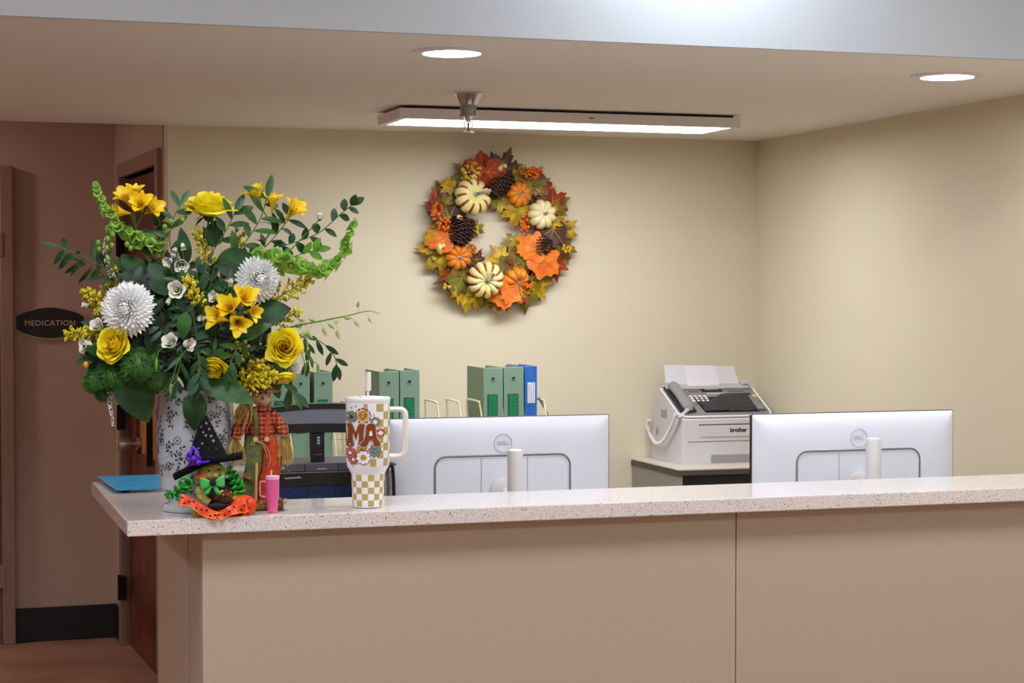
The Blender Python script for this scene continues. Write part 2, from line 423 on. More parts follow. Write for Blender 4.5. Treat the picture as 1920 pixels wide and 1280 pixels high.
# ------------------------------------------------------------------ reception counter
ZT = 1.07; CX0 = .422; FY = 3.935; BY = 4.235; RX1 = .76; RY1 = 4.76
m_stone = terrazzo()
m_lam = mat('beige_laminate', (190, 174, 154), .5, c2=(181, 165, 145), scale=260, lo=.35, hi=.65, detail=2)
m_lam2 = mat('grey_beige_laminate', (182, 167, 149), .5, c2=(174, 159, 141), scale=260, lo=.35, hi=.65, detail=2)
top = MB().prism([(CX0, FY), (XR, FY), (XR, BY), (RX1, BY), (RX1, RY1), (CX0, RY1)], ZT-.033, ZT)
o = top.build('countertop', m_stone, bevel=.004, seg=3)
tag(o, 'speckled pale stone countertop running across the picture with a return at its left end', 'countertop')
cb = thing('reception_counter', 'beige laminate reception counter carrying the speckled stone top', 'counter', (.585, 3.985, 0))
ox, oy = .585, 3.985
seam = at(1380, 1100, y=oy).x
def cbx(a, b): return MB().box2((a[0]-ox, a[1]-oy, a[2]), (b[0]-ox, b[1]-oy, b[2]))
cbx((.585, 3.985, .0), (seam-.0012, 4.02, ZT-.0335)).build('front_panel', m_lam, cb, bevel=.001)
cbx((seam+.0012, 3.985, .0), (XR-.001, 4.02, ZT-.0335)).build('front_panel', m_lam, cb, bevel=.001)
cbx((.60, 4.0201, .0), (XR-.001, 4.16, ZT-.034)).build('carcass', m_lam2, cb)
cbx((.5855, 4.0201, .0), (.5999, 4.20, ZT-.0335)).build('end_panel', m_lam2, cb)
cbx((.583, 4.203, .0), (.5999, 4.74, ZT-.0335)).build('return_panel', m_lam, cb, bevel=.001)
cbx((.60, 4.162, .0), (.72, 4.74, ZT-.034)).build('return_carcass', m_lam2, cb)
cbx((.5999, 4.742, .0), (.74, 4.76, ZT-.034)).build('return_end_panel', m_lam2, cb)
# work desk behind the counter, back credenza, printer cabinet
m_desk = mat('desk_laminate', (190, 182, 168), .5)
dk = thing('work_desk', 'pale work desk hidden behind the reception counter under the monitors', 'desk', (2.0, 4.55, 0))
MB().box2((-1.24, -.33, .71), (1.34, .5, .74)).build('desktop', m_desk, dk, bevel=.002)
for x in (-1.2, .05, 1.3): MB().box2((x-.02, -.30, 0), (x+.02, .47, .7095)).build('leg', m_desk, dk)
cr = thing('credenza', 'low beige credenza along the back wall holding the wire rack of binders', 'cabinet', (1.62, 6.75, 0))
MB().box2((-.66, -.35, .0), (.76, .335, .905)).build('body', mat('beige_cabinet', (196, 182, 150), .55), cr)
MB().box2((-.67, -.37, .9055), (.77, .34, .93)).build('worktop', mat('grey_worktop', (170, 164, 150), .5), cr, bevel=.002)
fc = thing('printer_cabinet', 'pale metal cabinet with dark edged top standing in the corner under the fax machine', 'cabinet', (2.79, 6.60, 0))
CZ = .865
MB().box2((0, 0, CZ-.008), (.555, .495, CZ)).build('cabinet_top', mat('cabinet_top', (206, 200, 184), .5), fc, bevel=.002)
MB().box2((-.001, -.001, CZ-.026), (.555, .495, CZ-.0085)).build('edge_band', mat('dark_edge', (78, 72, 66), .5), fc)
MB().box2((.004, .004, .0), (.018, .495, CZ-.0265)).box2((.537, .004, .0), (.551, .495, CZ-.0265)).box2((.018, .48, 0), (.537, .495, CZ-.0265)).build('side_panel', mat('grey_beige_metal', (158, 152, 138), .5), fc)
MB().box2((.018, .010, CZ-.075), (.537, .03, CZ-.0265)).build('recess', mat('black_recess', (16, 16, 16), .6), fc)
MB().box2((.018, .003, .02), (.537, .03, CZ-.077)).build('drawer_front', mat('grey_drawer', (150, 148, 140), .5), fc, bevel=.003)
# ------------------------------------------------------------------ desk machines
m_blk = mat('black_plastic', (22, 22, 26), .35)
m_wht = mat('white_gloss', (236, 232, 230), .25)
# monitors seen from behind
m_sil = mat('silver_plastic', (228, 230, 240), .42, .0)
m_bez = mat('black_bezel', (20, 20, 22), .4)
m_groove = mat('groove_shade_seam', (120, 120, 126), .5)
m_logo = mat('logo_silver', (206, 206, 214), .35, .0)
m_pole = mat('white_pole', (214, 208, 206), .4)
def rrect(w_, h_, r, n=6):
    P = []
    for cx, cy, a0 in ((w_/2-r, h_/2-r, 0), (-w_/2+r, h_/2-r, 90), (-w_/2+r, -h_/2+r, 180), (w_/2-r, -h_/2+r, 270)):
        for i in range(n+1):
            a = math.radians(a0+90*i/n); P.append((cx+r*math.cos(a), cy+r*math.sin(a)))
    return P
def monitor(loc, rz, label, pole_u, pole_v, pole_y, plabel):
    "origin is the middle of the back of the panel; -Y faces the picture"
    W, H = .612, .352
    t = thing('monitor', label, 'monitor', loc, rz)
    cz = -H/2
    MV = basis((1, 0, 0), (0, 0, 1), (0, -1, 0), (0, 0, cz))
    MB().prism(rrect(W, H, .004, 3), -.012, 0, 0, MV).build('screen_bezel', m_bez, t, bevel=.001)
    sh = MB()
    rings = [(.0005, 0, .004), (.004, .006, .006), (.016, .016, .012), (.040, .022, .018), (.075, .026, .02)]
    vs, fs = [], []
    for ins, h, r in rings:
        vs += [(p[0], p[1], h) for p in rrect(W-.002-2*ins, H-.002-2*ins, r, 4)]
    n = len(rrect(1, 1, .1, 4))
    for i in range(len(rings)-1):
        for j in range(n): fs.append((i*n+j, i*n+(j+1) % n, (i+1)*n+(j+1) % n, (i+1)*n+j))
    fs.append(tuple((len(rings)-1)*n+j for j in range(n)))
    sh.add(vs, fs, 0, MV); sh.build('back_cover', m_sil, t, smooth=60)
    # groove, recessed cover panels
    y1 = cz+.058; gw, gh = .372, .30; gz = cz-.075
    G = MB(); pts = []
    for p in rrect(gw, gh, .03, 8): pts.append((p[0], -.0262, gz+p[1]))
    G.tube(pts, .0026, 6, closed=True); G.build('groove', m_groove, t)  # raised grey bead; the groove's shade is put into its colour
    L = MB(); pts = [(p[0], -.0266, gz+p[1]) for p in rrect(gw-.010, gh-.010, .027, 8)]
    L.tube(pts, .0013, 6, closed=True); L.build('groove_lip', m_wht, t)
    MB().box2((-.0605, -.0268, gz-.12), (-.0595, -.0255, gz+gh/2-.005)).box2((.0665, -.0268, gz-.12), (.0675, -.0255, gz+gh/2-.005)).build('seam_line', m_groove, t, smooth=0)
    # stand mount
    MB().lathe([(.032, .026), (.036, .030), (.036, .036), (.028, .040)], 30, 0, basis((1, 0, 0), (0, 0, 1), (0, -1, 0), (0, 0, cz-.02))).build('mount_plate', m_pole, t)
    # emblem
    lz = cz+.108
    ring = [(.0245*math.cos(2*PI*i/40), -.0265, lz+.0245*math.sin(2*PI*i/40)) for i in range(40)]
    E = MB().tube(ring, .0014, 6, closed=True)
    text_mb('DELL', .0145, .0006, 0, basis((1, 0, 0), (0, 0, 1), (0, -1, 0), (0, -.0266, lz)), E, bold=.0004)
    E.build('emblem', m_logo, t, smooth=40)
    # monitor arm post behind it
    p = at(pole_u, pole_v, y=pole_y)
    h = p.z-.7405; r = .0205; A = TR((p.x, p.y, .7405))
    MB().lathe([(r, .02), (r, h-.008), (r*.9, h-.003), (r*.6, h), (.0005, h+.0005)], 32, 0, A).build('arm_post', m_pole, t, world=True)['label'] = plabel
    MB().lathe([(.05, 0), (.05, .012), (.024, .0195), (.02, .0195)], 32, 0, A).build('desk_clamp', m_pole, t, world=True)
    tgt = Vector(loc)+Matrix.Rotation(rz, 3, 'Z') @ Vector((0, -.041, cz-.02))
    q = tgt-Vector((p.x, p.y, .7405))
    d = Vector((q.x, q.y, 0)).normalized()
    MB().tube([A @ Vector((d.x*(r+.001), d.y*(r+.001), q.z-.03)), A @ Vector((q.x*.55, q.y*.6, q.z-.03)), A @ Vector((q.x, q.y-.02, q.z)), A @ Vector((q.x, q.y-.0005, q.z))], .012, 12).build('tilt_arm', m_pole, t, world=True)
mp = at(938, 777, y=4.70)
monitor((mp.x, 4.70, at(1146, 776, y=4.70).z), math.radians(-.8), 'silver backed monitor behind the counter beside the tumbler', 966, 842, 4.50, 'white rounded post')
mp = at(1602, 772, y=4.52)
monitor((mp.x, 4.52, at(1602, 772, y=4.52).z), math.radians(.5), 'silver backed monitor at the right in front of the fax machine', 1638, 820, 4.37, 'white rounded post')

# fax machine on the cabinet: origin front left bottom corner, x right, y back
m_fax = mat('fax_grey_white', (206, 202, 202), .5); m_faxd = mat('fax_console_grey', (132, 130, 130), .5); m_faxk = mat('fax_dark', (46, 46, 50), .4)
m_fline = mat('fax_white_rim', (240, 238, 236), .4)
fx = thing('fax_machine', 'grey white desktop fax machine with corded handset on the corner cabinet', 'fax machine', (2.872, 6.775, CZ+.0005))
FWd, FD, FH, BH = .405, .305, .185, .290
def SP(s, t, h=0.0):
    "point on the sloping console: s across, t up the slope, h off it"
    y0, z0, y1, z1 = .012, FH, .225, BH
    n = Vector((0, -(z1-z0), (y1-y0))).normalized()
    return Vector((s*FWd, y0+(y1-y0)*t, z0+(z1-z0)*t))+n*h
prof = [(0, .0), (FD, 0), (FD, .15), (.235, BH-.006), (.222, BH-.006), (.012, FH-.004), (0, FH-.012)]
b = MB()
# body: side profile extruded across, corners pulled in at the front
xs = [(0, .03), (.008, .010), (.03, 0), (FWd-.03, 0), (FWd-.008, .010), (FWd, .03)]
vs, fs = [], []
for x, yy in xs:
    for (py, pz) in prof: vs.append((x, max(py, yy), pz))
n = len(prof)
for i in range(len(xs)-1):
    for j in range(n): fs.append((i*n+j, (i+1)*n+j, (i+1)*n+(j+1) % n, i*n+(j+1) % n))
fs.append(tuple(range(n))); fs.append(tuple(reversed(range((len(xs)-1)*n, len(xs)*n))))
b.add(vs, fs); b.build('body', m_fax, fx, smooth=30)
# console plate and white rim
def slab(pts, h0, h1, mb=None):
    mb = mb or MB(); k = len(pts)
    mb.add([SP(s, t, h0) for s, t in pts]+[SP(s, t, h1) for s, t in pts], [tuple(reversed(range(k))), tuple(range(k, 2*k))]+[(i, (i+1) % k, k+(i+1) % k, k+i) for i in range(k)])
    return mb
con = [(.02, .10), (.035, .05), (.07, .015), (.93, .015), (.965, .05), (.98, .10), (.98, .90), (.95, .97), (.90, 1.0), (.10, 1.0), (.05, .97), (.02, .90)]
slab(con, -.004, .004).build('console', m_faxd, fx)
MB().tube([SP(s, t, .003) for s, t in [(.005, .95), (.005, .12), (.02, .03), (.07, -.02), (.93, -.02), (.98, .03), (.995, .12), (.995, .9), (.96, 1.0), (.9, 1.03)]], .0042, 8).build('rim', m_fline, fx)
# recess with dark output tray
slab([(.30, .10), (.88, .10), (.88, .62), (.80, .62), (.28, .62)], .003, .0055).build('output_slot', m_blk, fx)
tr = MB()
def trf(u, v):
    s = .30+.60*u; base = SP(s, .14+.10*v, .008)
    k = v
    lift = .055*k*(0.35+.65*min(1, max(0, (u-.12)/.35))**1.2)
    return base+Vector((0, .085*k*(.3+.7*min(1, u*2)), lift*.9+.0))
tr.grid(14, 6, trf); tr.build('output_tray', m_faxk, fx, solid=.004)
slab([(.86, .12), (.95, .12), (.93, .50), (.86, .62)], .004, .016).build('tray_side', m_faxd, fx, bevel=.002)
slab([(.55, .10), (.82, .10), (.82, .13), (.55, .13)], .0055, .014).build('tray_clip', m_faxk, fx)
# display, keys, buttons
slab([(.42, .80), (.64, .80), (.62, .97), (.41, .97)], .004, .008).build('display_frame', m_blk, fx)
slab([(.46, .84), (.61, .84), (.60, .93), (.455, .93)], .008, .009).build('display', mat('lcd_green_grey', (150, 158, 130), .3), fx, smooth=0)
kb = MB()
for i in range(4):
    for j in range(3): slab([(.245+.05*i, .62-.075*j), (.275+.05*i, .62-.075*j), (.275+.05*i, .665-.075*j), (.245+.05*i, .665-.075*j)], .004, .0075, kb)
kb.build('keypad', m_fline, fx)
kb = MB()
for i in range(7): slab([(.46+.03*i, .71), (.478+.03*i, .71), (.478+.03*i, .74), (.46+.03*i, .74)], .004, .007, kb)
kb.build('function_keys', m_fline, fx)
slab([(.915, .56), (.965, .56), (.965, .66), (.915, .66)], .004, .009).build('yellow_button', mat('yellow_button', (240, 190, 30), .5), fx, bevel=.001)
slab([(.918, .38), (.965, .38), (.965, .47), (.918, .47)], .004, .008).build('stop_button', mat('blue_grey_button', (70, 74, 100), .5), fx, bevel=.001)
for s, t, L in ((.27, .80, .11), (.70, .80, .18), (.24, .38, .16)): slab([(s, t), (s+L, t), (s+L, t+.025), (s, t+.025)], .0041, .0046).build('console_print', mat('print_dark', (84, 66, 66), .6), fx, smooth=0)
# handset in its cradle on the left
slab([(.035, .12), (.205, .12), (.205, .97), (.035, .97)], .0041, .010).build('handset_cradle', m_faxk, fx)
hp = [SP(.12, t, h) for t, h in ((.10, .014), (.15, .022), (.28, .025), (.55, .024), (.80, .025), (.92, .022), (.98, .014))]
MB().tube(hp, [.010, .017, .019, .016, .019, .017, .010], 14, flat=1.3).build('handset', mat('handset_grey', (146, 142, 142), .45), fx)
# coiled cord hanging down the left side
def cordpt(u, v): 
    q = at(u, v, x=2.872-.020); return q-Vector((2.872, 6.775, CZ+.0005))
cp = [SP(.10, .10, .02), Vector((-.004, .01, FH+.0))] + [cordpt(u, v) for u, v in ((1268, 775), (1261, 795), (1251, 815), (1240, 829), (1229, 830), (1219, 815), (1214, 798), (1218, 786))]
cl = catmull(cp, 14); co = []
acc = 0; prev = cl[0]
fine = []
for i in range(len(cl)-1):
    for k in range(6): fine.append(cl[i].lerp(cl[i+1], k/6))
for i, q in enumerate(fine):
    tq = (fine[min(i+1, len(fine)-1)]-fine[max(i-1, 0)]).normalized()
    a = Vector((1, 0, 0)); a = (a-tq*a.dot(tq)).normalized(); bb = tq.cross(a)
    acc += (q-prev).length; prev = q
    ph = acc/.0052*2*PI
    co.append(q+(a*math.cos(ph)+bb*math.sin(ph))*.0062)
MB().tube(co, .0017, 5).build('coiled_cord', m_fline, fx)
# front details
MB().box2((.085, -.0035, .105), (.395, .001, .150)).build('front_panel', m_fax, fx, bevel=.002)
MB().box2((.078, -.0012, .150), (.400, .001, .156)).box2((.03, -.0006, .086), (FWd-.03, .001, .0885)).build('panel_gap', mat('shadow_grey', (104, 100, 100), .6), fx, smooth=0)
text_mb('brother', .023, .0004, 0, basis((1, 0, 0), (0, 0, 1), (0, -1, 0), (.247, -.0038, .130)), bold=.0009).build('maker_name', mat('name_dark', (40, 40, 52), .5), fx, smooth=0)
MB().box2((.13, -.003, .004), (.395, .001, .034)).build('paper_tray_grip', mat('tray_grey', (150, 148, 150), .5), fx, bevel=.006)
MB().box2((-.002, .14, .175), (.001, .20, .205)).build('side_grip', mat('grip_grey', (158, 154, 156), .5), fx, bevel=.002)
MB().box2((-.001, .232, .10), (.001, .252, .104)).box2((-.001, .232, .108), (.001, .252, .112)).box2((-.001, .232, .116), (.001, .252, .120)).box2((-.001, .232, .124), (.001, .252, .128)).build('side_vent', m_faxd, fx)
# document support at the back
ds = MB().prism([(-.17, 0), (.155, 0), (.14, .075), (-.165, .085)], -.0015, .0015, 0, basis((1, 0, 0), (0, .35, .94), (0, -.94, .35), (.195, .215, BH+.012)))
ds.build('document_support', mat('support_white', (216, 214, 218), .5), fx)
MB().prism([(-.075, -.008), (.065, -.008), (.055, .078), (-.085, .080)], .002, .004, 0, basis((1, 0, 0), (0, .35, .94), (0, -.94, .35), (.195, .215, BH+.012))).build('support_center', mat('support_light', (226, 224, 228), .5), fx)
MB().box2((.02, .195, BH-.008), (.385, .25, BH+.010)).build('feeder_lip', m_fax, fx, bevel=.004)
for x in (.022, .355): MB().box2((x, .19, BH+.0101), (x+.03, .235, BH+.026)).build('paper_guide', m_fax, fx, bevel=.003)

# wire rack with binders on the credenza
m_wire = mat('cream_wire', (240, 232, 186), .4)
RY, RZ0 = 6.50, .9305
def xpx(u, y, v=780): return at(u, v, y=y).x
rk = thing('wire_rack', 'long cream wire book rack standing on the credenza and holding the binders', 'rack', (1.62, 6.6, .9305))
r0, r1 = xpx(505, RY), xpx(1038, RY)
W_ = MB()
for y, z in ((RY-.0, .012), (RY+.20, .012), (RY+.20, .075)):
    W_.tube([(r0, y, RZ0+z), (r1, y, RZ0+z)], .0035, 6)
W_.build('base_rails', m_wire, rk, world=True)
for u in (509, 549, 590, 631, 671, 711, 752, 792, 832, 873, 912, 953, 993, 1033):
    x = xpx(u, RY); tz = .212
    MB().tube(catmull([(x, RY+.002, RZ0+.004), (x-.006, RY+.004, RZ0+.09), (x-.016, RY+.03, RZ0+tz-.012), (x-.018, RY+.04, RZ0+tz), (x-.020, RY+.17, RZ0+tz+.002), (x-.018, RY+.185, RZ0+tz-.012), (x-.010, RY+.20, RZ0+.08), (x-.006, RY+.20, RZ0+.004)], 4), .0038, 6).build('wire_divider', m_wire, rk, world=True)
m_bind = mat('sage_green_binder', (126, 158, 136), .5); m_binds = mat('binder_cover', (122, 148, 122), .55)
m_lbl = mat('green_binder_label', (16, 150, 90), .4); m_lfr = mat('label_frame_dark', (14, 66, 48), .5)
m_hole = mat('hole_dark', (26, 34, 38), .6); m_ink = mat('label_ink', (10, 70, 50), .6); m_blue = mat('blue_binder', (40, 112, 196), .45, c2=(30, 96, 176), scale=20)
m_paper = mat('white_label', (238, 238, 240), .6)
def binder(u0, u1, v0, label, col=0, flip=False, group=None):
    y = RY+.012; x0, x1 = xpx(u0, y), xpx(u1, y); z1 = at((u0+u1)/2, v0, y=y).z
    w_ = x1-x0; h = z1-RZ0-.017; dp = .215
    t = thing('ring_binder', label, 'binder', (x0, y, RZ0+.0165), 0, group)
    mm = (m_bind, m_binds) if col == 0 else (m_blue, m_blue)
    MB().box2((0, 0, 0), (w_, .004, h)).build('spine', mm[0], t, bevel=.0015)
    MB().box2((0, .0045, 0), (.003, dp, h)).build('cover', mm[1], t, bevel=.001)
    MB().box2((w_-.003, .0045, 0), (w_, dp, h)).build('cover', mm[1], t, bevel=.001)
    MB().box2((.005, .02, .006), (w_-.02, dp-.012, h-.012)).build('pages', m_paper, t)
    if col == 0:
        hz = .026 if flip else h-.040
        MB().lathe([(.0075, 0), (.0075, .002), (.0055, .002), (.0055, .0003)], 18, 0, basis((1, 0, 0), (0, 0, 1), (0, -1, 0), (w_*.48, 0, hz))).build('finger_hole_ring', m_bind, t)
        MB().lathe([(.0056, .0), (.0056, .0006)], 18, 0, basis((1, 0, 0), (0, 0, 1), (0, -1, 0), (w_*.48, 0, hz))).build('finger_hole', m_hole, t)
        la, lb = (.075, .19) if flip else (h-.215, h-.098)
        MB().box2((w_*.20, -.0015, la), (w_*.72, -.0002, lb)).build('label_frame', m_lfr, t)
        MB().box2((w_*.25, -.0022, la+.004), (w_*.67, -.0016, lb-.004)).build('spine_label', m_lbl, t, smooth=0)
        k = MB(); rr = random.Random(int(u0))
        for i in range(4):
            z = la+.008
            while z < lb-.01:
                L = rr.uniform(.004, .014); k.box2((w_*(.29+.095*i), -.0026, z), (w_*(.29+.095*i)+.003, -.0023, min(z+L, lb-.006))); z += L+rr.uniform(.002, .005)
        k.build('label_print', m_ink, t, smooth=0)
    else:
        MB().box2((w_*.22, -.0012, h-.135), (w_*.82, -.0002, h-.06)).build('spine_label', m_paper, t)
        k = MB(); rr = random.Random(5)
        for i in range(3):
            z = h-.131
            while z < h-.068:
                L = rr.uniform(.003, .008); k.box2((w_*(.32+.17*i), -.0017, z), (w_*(.32+.17*i)+.002, -.0013, z+L)); z += L+rr.uniform(.001, .003)
        k.build('label_print', mat('handwriting', (60, 50, 60), .6), t, smooth=0)
    return t
binder(508, 542, 699, 'green binder leftmost in the wire rack, half hidden behind the flowers')
binder(548, 581, 698, 'green binder above the black desk machine, with a gap on its right side')
binder(589, 624, 697, 'green binder standing last before the gap left of the tumbler')
binder(711, 748, 696, 'green binder right behind the tumbler straw, left of a matching pair')
binder(750, 787, 694, 'green binder above the tumbler handle, right of a matching pair')
binder(907, 943, 689, 'green binder whose left cover shows, over the left monitor')
binder(945, 982, 688, 'green binder touching the blue binder')
binder(984, 1007, 686, 'blue binder with handwritten white spine label', col=1)
# loose pen like strip leaning in the last slot of the rack
pa = at(1010, 745, y=RY+.06); pb = at(1036, 790, y=RY+.06)
t = MB().tube([pa, pa.lerp(pb, .5), pb+Vector((.02, 0, -.06))], .004, 8).build('pen', mat('pen_brown', (170, 130, 100), .4))
tag(t, 'thin tan pen leaning in the last slot of the wire rack', 'pen')

# black desk machine behind the counter
cy = 4.86
p0 = at(494, 870, y=cy); p1 = at(741, 870, y=cy)
dm = thing('desk_machine', 'black desktop machine with wide raised handle behind the counter left of the tumbler', 'office machine', (p0.x, cy, .7405))
def dmp(u, v, y=cy): q = at(u, v, y=y); return (q.x-p0.x, q.y-cy, q.z-.7405)
Wd = dmp(715, 870)[0]; zt = dmp(600, 882)[2]; zk = dmp(600, 866)[2]
def arch(u, v0, v1, bow): return None
def bar(v_l, v_m, th_px, dy0, dy1, mt, name, u0=500, u1=716):
    pts_t, pts_b = [], []
    for i in range(17):
        k = i/16; u = u0+(u1-u0)*k; v = v_m+(v_l-v_m)*((k-.55)/.55)**2
        pts_t.append(dmp(u, v)); pts_b.append(dmp(u, v+th_px))
    poly = [(p[0], p[2]) for p in pts_b]+[(p[0], p[2]) for p in reversed(pts_t)]
    return MB().prism(poly, -dy1, -dy0, 0, basis((1, 0, 0), (0, 0, 1), (0, -1, 0), (0, 0, 0))).build(name, mt, dm, bevel=.002)
m_gb = mat('blue_grey_plastic', (118, 122, 136), .5)
bar(766, 756, 10, -.004, .05, m_blk, 'handle_edge')
bar(773, 766.2, 27, -.002, .045, m_gb, 'handle')
bar(797, 793.4, 17, -.004, .05, m_blk, 'handle_lower_edge')
q0, q1 = dmp(586, 811), dmp(609, 868)
MB().box2((q0[0], .0, q1[2]-.0), (q1[0], .03, q0[2])).build('post', m_blk, dm, bevel=.003)
q0, q1 = dmp(582, 851), dmp(604, 867)
MB().box2((q0[0], -.005, q1[2]), (q1[0], -.0005, q0[2])).build('post_foot', m_blk, dm, bevel=.002)
q = dmp(597, 820); G = MB()
for i in range(3): G.box((q[0], -.0015, q[2]-.0075*i+.0), (.008, .003, .0055))
G.build('handle_mark', mat('mark_grey', (176, 176, 180), .5), dm, bevel=.001)
zs = zk
MB().box2((0, -.02, zt), (Wd, .16, zs-.0)).build('deck', mat('deck_grey', (84, 86, 96), .45), dm, bevel=.003)
S = MB()
for u in (569, 631): q = dmp(u, 870); S.box2((q[0]-.0008, -.0215, zt+.001), (q[0]+.0008, -.0195, zs-.001))
S.build('deck_seams', m_blk, dm, smooth=0)
q = dmp(601, 877); MB().box2((q[0]-.013, -.022, q[2]-.002), (q[0]+.013, -.0195, q[2]+.001)).build('deck_latch', mat('mark_grey', (176, 176, 180), .5), dm)
MB().box2((0, -.0225, zt-.0035), (Wd, -.001, zt-.0005)).build('chrome_strip', m_steel, dm)
zb = dmp(600, 909)[2]
MB().box2((0, -.02, zb), (Wd, .16, zt-.004)).build('front_panel', mat('dark_olive_plastic', (38, 38, 34), .35), dm, bevel=.002)
q = dmp(545, 895)
sc_ = MB(); rr = random.Random(3); pts = []
for i in range(30): pts.append((q[0]-.02+.043*i/29, -.0212, q[2]+.002*math.sin(i*1.9)+.0010*math.cos(i*.8)+.00007*i))
sc_.tube(pts, .0010, 5); sc_.build('script_mark', m_wht, dm)
q = dmp(524, 876)
text_mb('PLUS', .009, .0003, 0, basis((1, 0, 0), (0, 0, 1), (0, -1, 0), (q[0], -.0207, q[2])), bold=.0002).build('deck_lettering', m_wht, dm, smooth=0)
L = MB()
for u in (519, 540): q = dmp(u, 882); L.box2((q[0]-.003, -.0225, q[2]-.0), (q[0]+.003, -.0201, q[2]+.002))
L.build('indicator_lights', mat('amber_lens', (240, 160, 60), .3), dm, smooth=0)
MB().box2((0, -.019, .0005), (Wd, .15, zb-.0005)).build('navy_base', mat('navy_fabric', (24, 44, 96), .7, c2=(16, 30, 70), scale=60), dm)
# black mesh organiser to the right of it
q0 = at(700, 880, y=4.60); q1 = at(738.5, 880, y=4.60); zt2 = at(720, 876, y=4.60).z
mo = thing('mesh_organizer', 'black mesh desk organiser with rounded frame between the tumbler and left monitor', 'organizer', (q0.x, 4.585, .7405))
hh = zt2-.7405; ww = q1.x-q0.x
def ofr(y): return catmull([(.003, y, .004), (.003, y, hh-.03), (.010, y, hh-.006), (ww-.024, y, hh-.004), (ww-.005, y, hh-.02), (ww-.004, y, .004)], 5)
MB().tube(ofr(.0), .0045, 8).build('wire_frame', m_blk, mo)
MB().tube(ofr(.06), .0045, 8).build('wire_frame', m_blk, mo)
ms = MB()
for i in range(9):
    x = .006+(ww-.014)*i/8; ms.tube([(x, 0, .004), (x, 0, hh-.008)], .0009, 4, cap=False); 
for i in range(60):
    z = .006+(hh-.016)*i/59; ms.tube([(.004, .0, z), (ww-.006, .0, z+.0)], .0008, 4, cap=False)
ms.build('mesh_side', mat('mesh_grey', (120, 124, 132), .4, .5), mo)
MB().box2((.002, -.002, .0), (ww-.002, .062, .003)).build('tray', m_blk, mo)
q = at(735, 876, y=4.60)
MB().prism([(-.025, -.002), (.012, .001), (.014, .004), (-.02, .006)], -.04, .0, 0, basis((1, 0, 0), (0, 0, 1), (0, -1, 0), (q.x-q0.x-.002, .015, hh+.004))).build('top_flap', mat('dark_brown_flap', (54, 36, 38), .5), mo)
# ------------------------------------------------------------------ wreath on the back wall
wc = at(930, 438, y=YB)
wr = thing('autumn_wreath', 'round autumn wreath of pumpkins, pine cones and leaves on the cream back wall', 'wreath', (wc.x, YB-.004, wc.z))
NY = Vector((0, -1, 0))
def wp(u, v, out=.05): return at(u, v, y=YB-out)
PXW = 7.45/FPX
def lmat(name, a, b, sc_=26): return mat(name, a, .55, c2=b, scale=sc_, lo=.38, hi=.62, trans=.15)
lm_or = lmat('orange_leaf', (244, 136, 10), (226, 100, 8)); lm_ru = lmat('rust_leaf', (176, 66, 14), (140, 44, 12))
lm_go = lmat('gold_leaf', (222, 182, 20), (160, 122, 20)); lm_gr = lmat('olive_leaf', (136, 130, 26), (110, 66, 26))
lm_bu = lmat('burgundy_leaf', (92, 38, 30), (70, 24, 24)); lm_mx = lmat('mixed_leaf', (118, 60, 34), (120, 132, 34), 18)
lm_ye = lmat('yellow_vein', (196, 190, 40), (150, 160, 40)); lm_vo = lmat('orange_vein', (240, 150, 50), (220, 130, 40))
# maple outline: (angle from tip direction in degrees, radius)
MAPLE = [(0, 1.0), (9, .72), (16, .76), (20, .55), (30, .52), (36, .62), (48, .86), (56, .70), (66, .66), (72, .44), (84, .42), (98, .56), (112, .62), (122, .48), (140, .34), (162, .28), (180, .10)]
BROAD = [(0, .92), (10, .78), (20, .80), (30, .66), (42, .70), (54, .84), (64, .80), (74, .62), (88, .60), (104, .64), (120, .60), (138, .52), (156, .46), (170, .30), (180, .12)]
def mleaf(u, v, ang, size_px, m, veins=None, out=.06, tilt=(0, 0), shape=MAPLE, cup=.16):
    "ang: direction of the tip in the wall plane, degrees anticlockwise from right"
    c = wp(u, v, out); L = size_px*PXW
    a = math.radians(ang); d = Vector((math.cos(a), 0, math.sin(a)))
    n = (NY+Vector((tilt[0], 0, tilt[1]))).normalized(); d = (d-n*d.dot(n)).normalized(); s_ = n.cross(d)
    out_ = [(r, t) for t, r in shape]; full = out_+[(r, -t) for r, t in reversed(out_[1:-1])]
    rr = random.Random(int(u*7+v))
    def P(r, t, k=1.0):
        r = r*k; tt = math.radians(t)
        x, y = r*math.cos(tt), r*math.sin(tt)
        h = -cup*(r**2)*.8 + .05*math.sin(3*tt+rr.random()*.4)*r
        return c+(d*(x-.25)+s_*y)*L + n*h*L
    vs = [c+d*(-.25)*L+n*.0]; N = len(full)
    for k in (.5, 1.0):
        for r, t in full: vs.append(P(r*(rr.uniform(.96, 1.03) if k == 1 else 1), t, k))
    fs = [(0, 1+i, 1+(i+1) % N) for i in range(N)]+[(1+i, 1+N+i, 1+N+(i+1) % N, 1+(i+1) % N) for i in range(N)]
    mb = MB().add(vs, fs, 0)
    for t, k in ((0, .9), (45, .72), (-45, .72), (105, .48), (-105, .48)):
        mb.tube([P(.02, t)+n*.001, P(k*.5, t)+n*.0012, P(k, t)+n*.0006], [.0016*L/.08, .0011*L/.08, .0004], 4, mi=1)
    mb.build('leaf', [m, veins or lm_ye], wr, world=True, smooth=50)
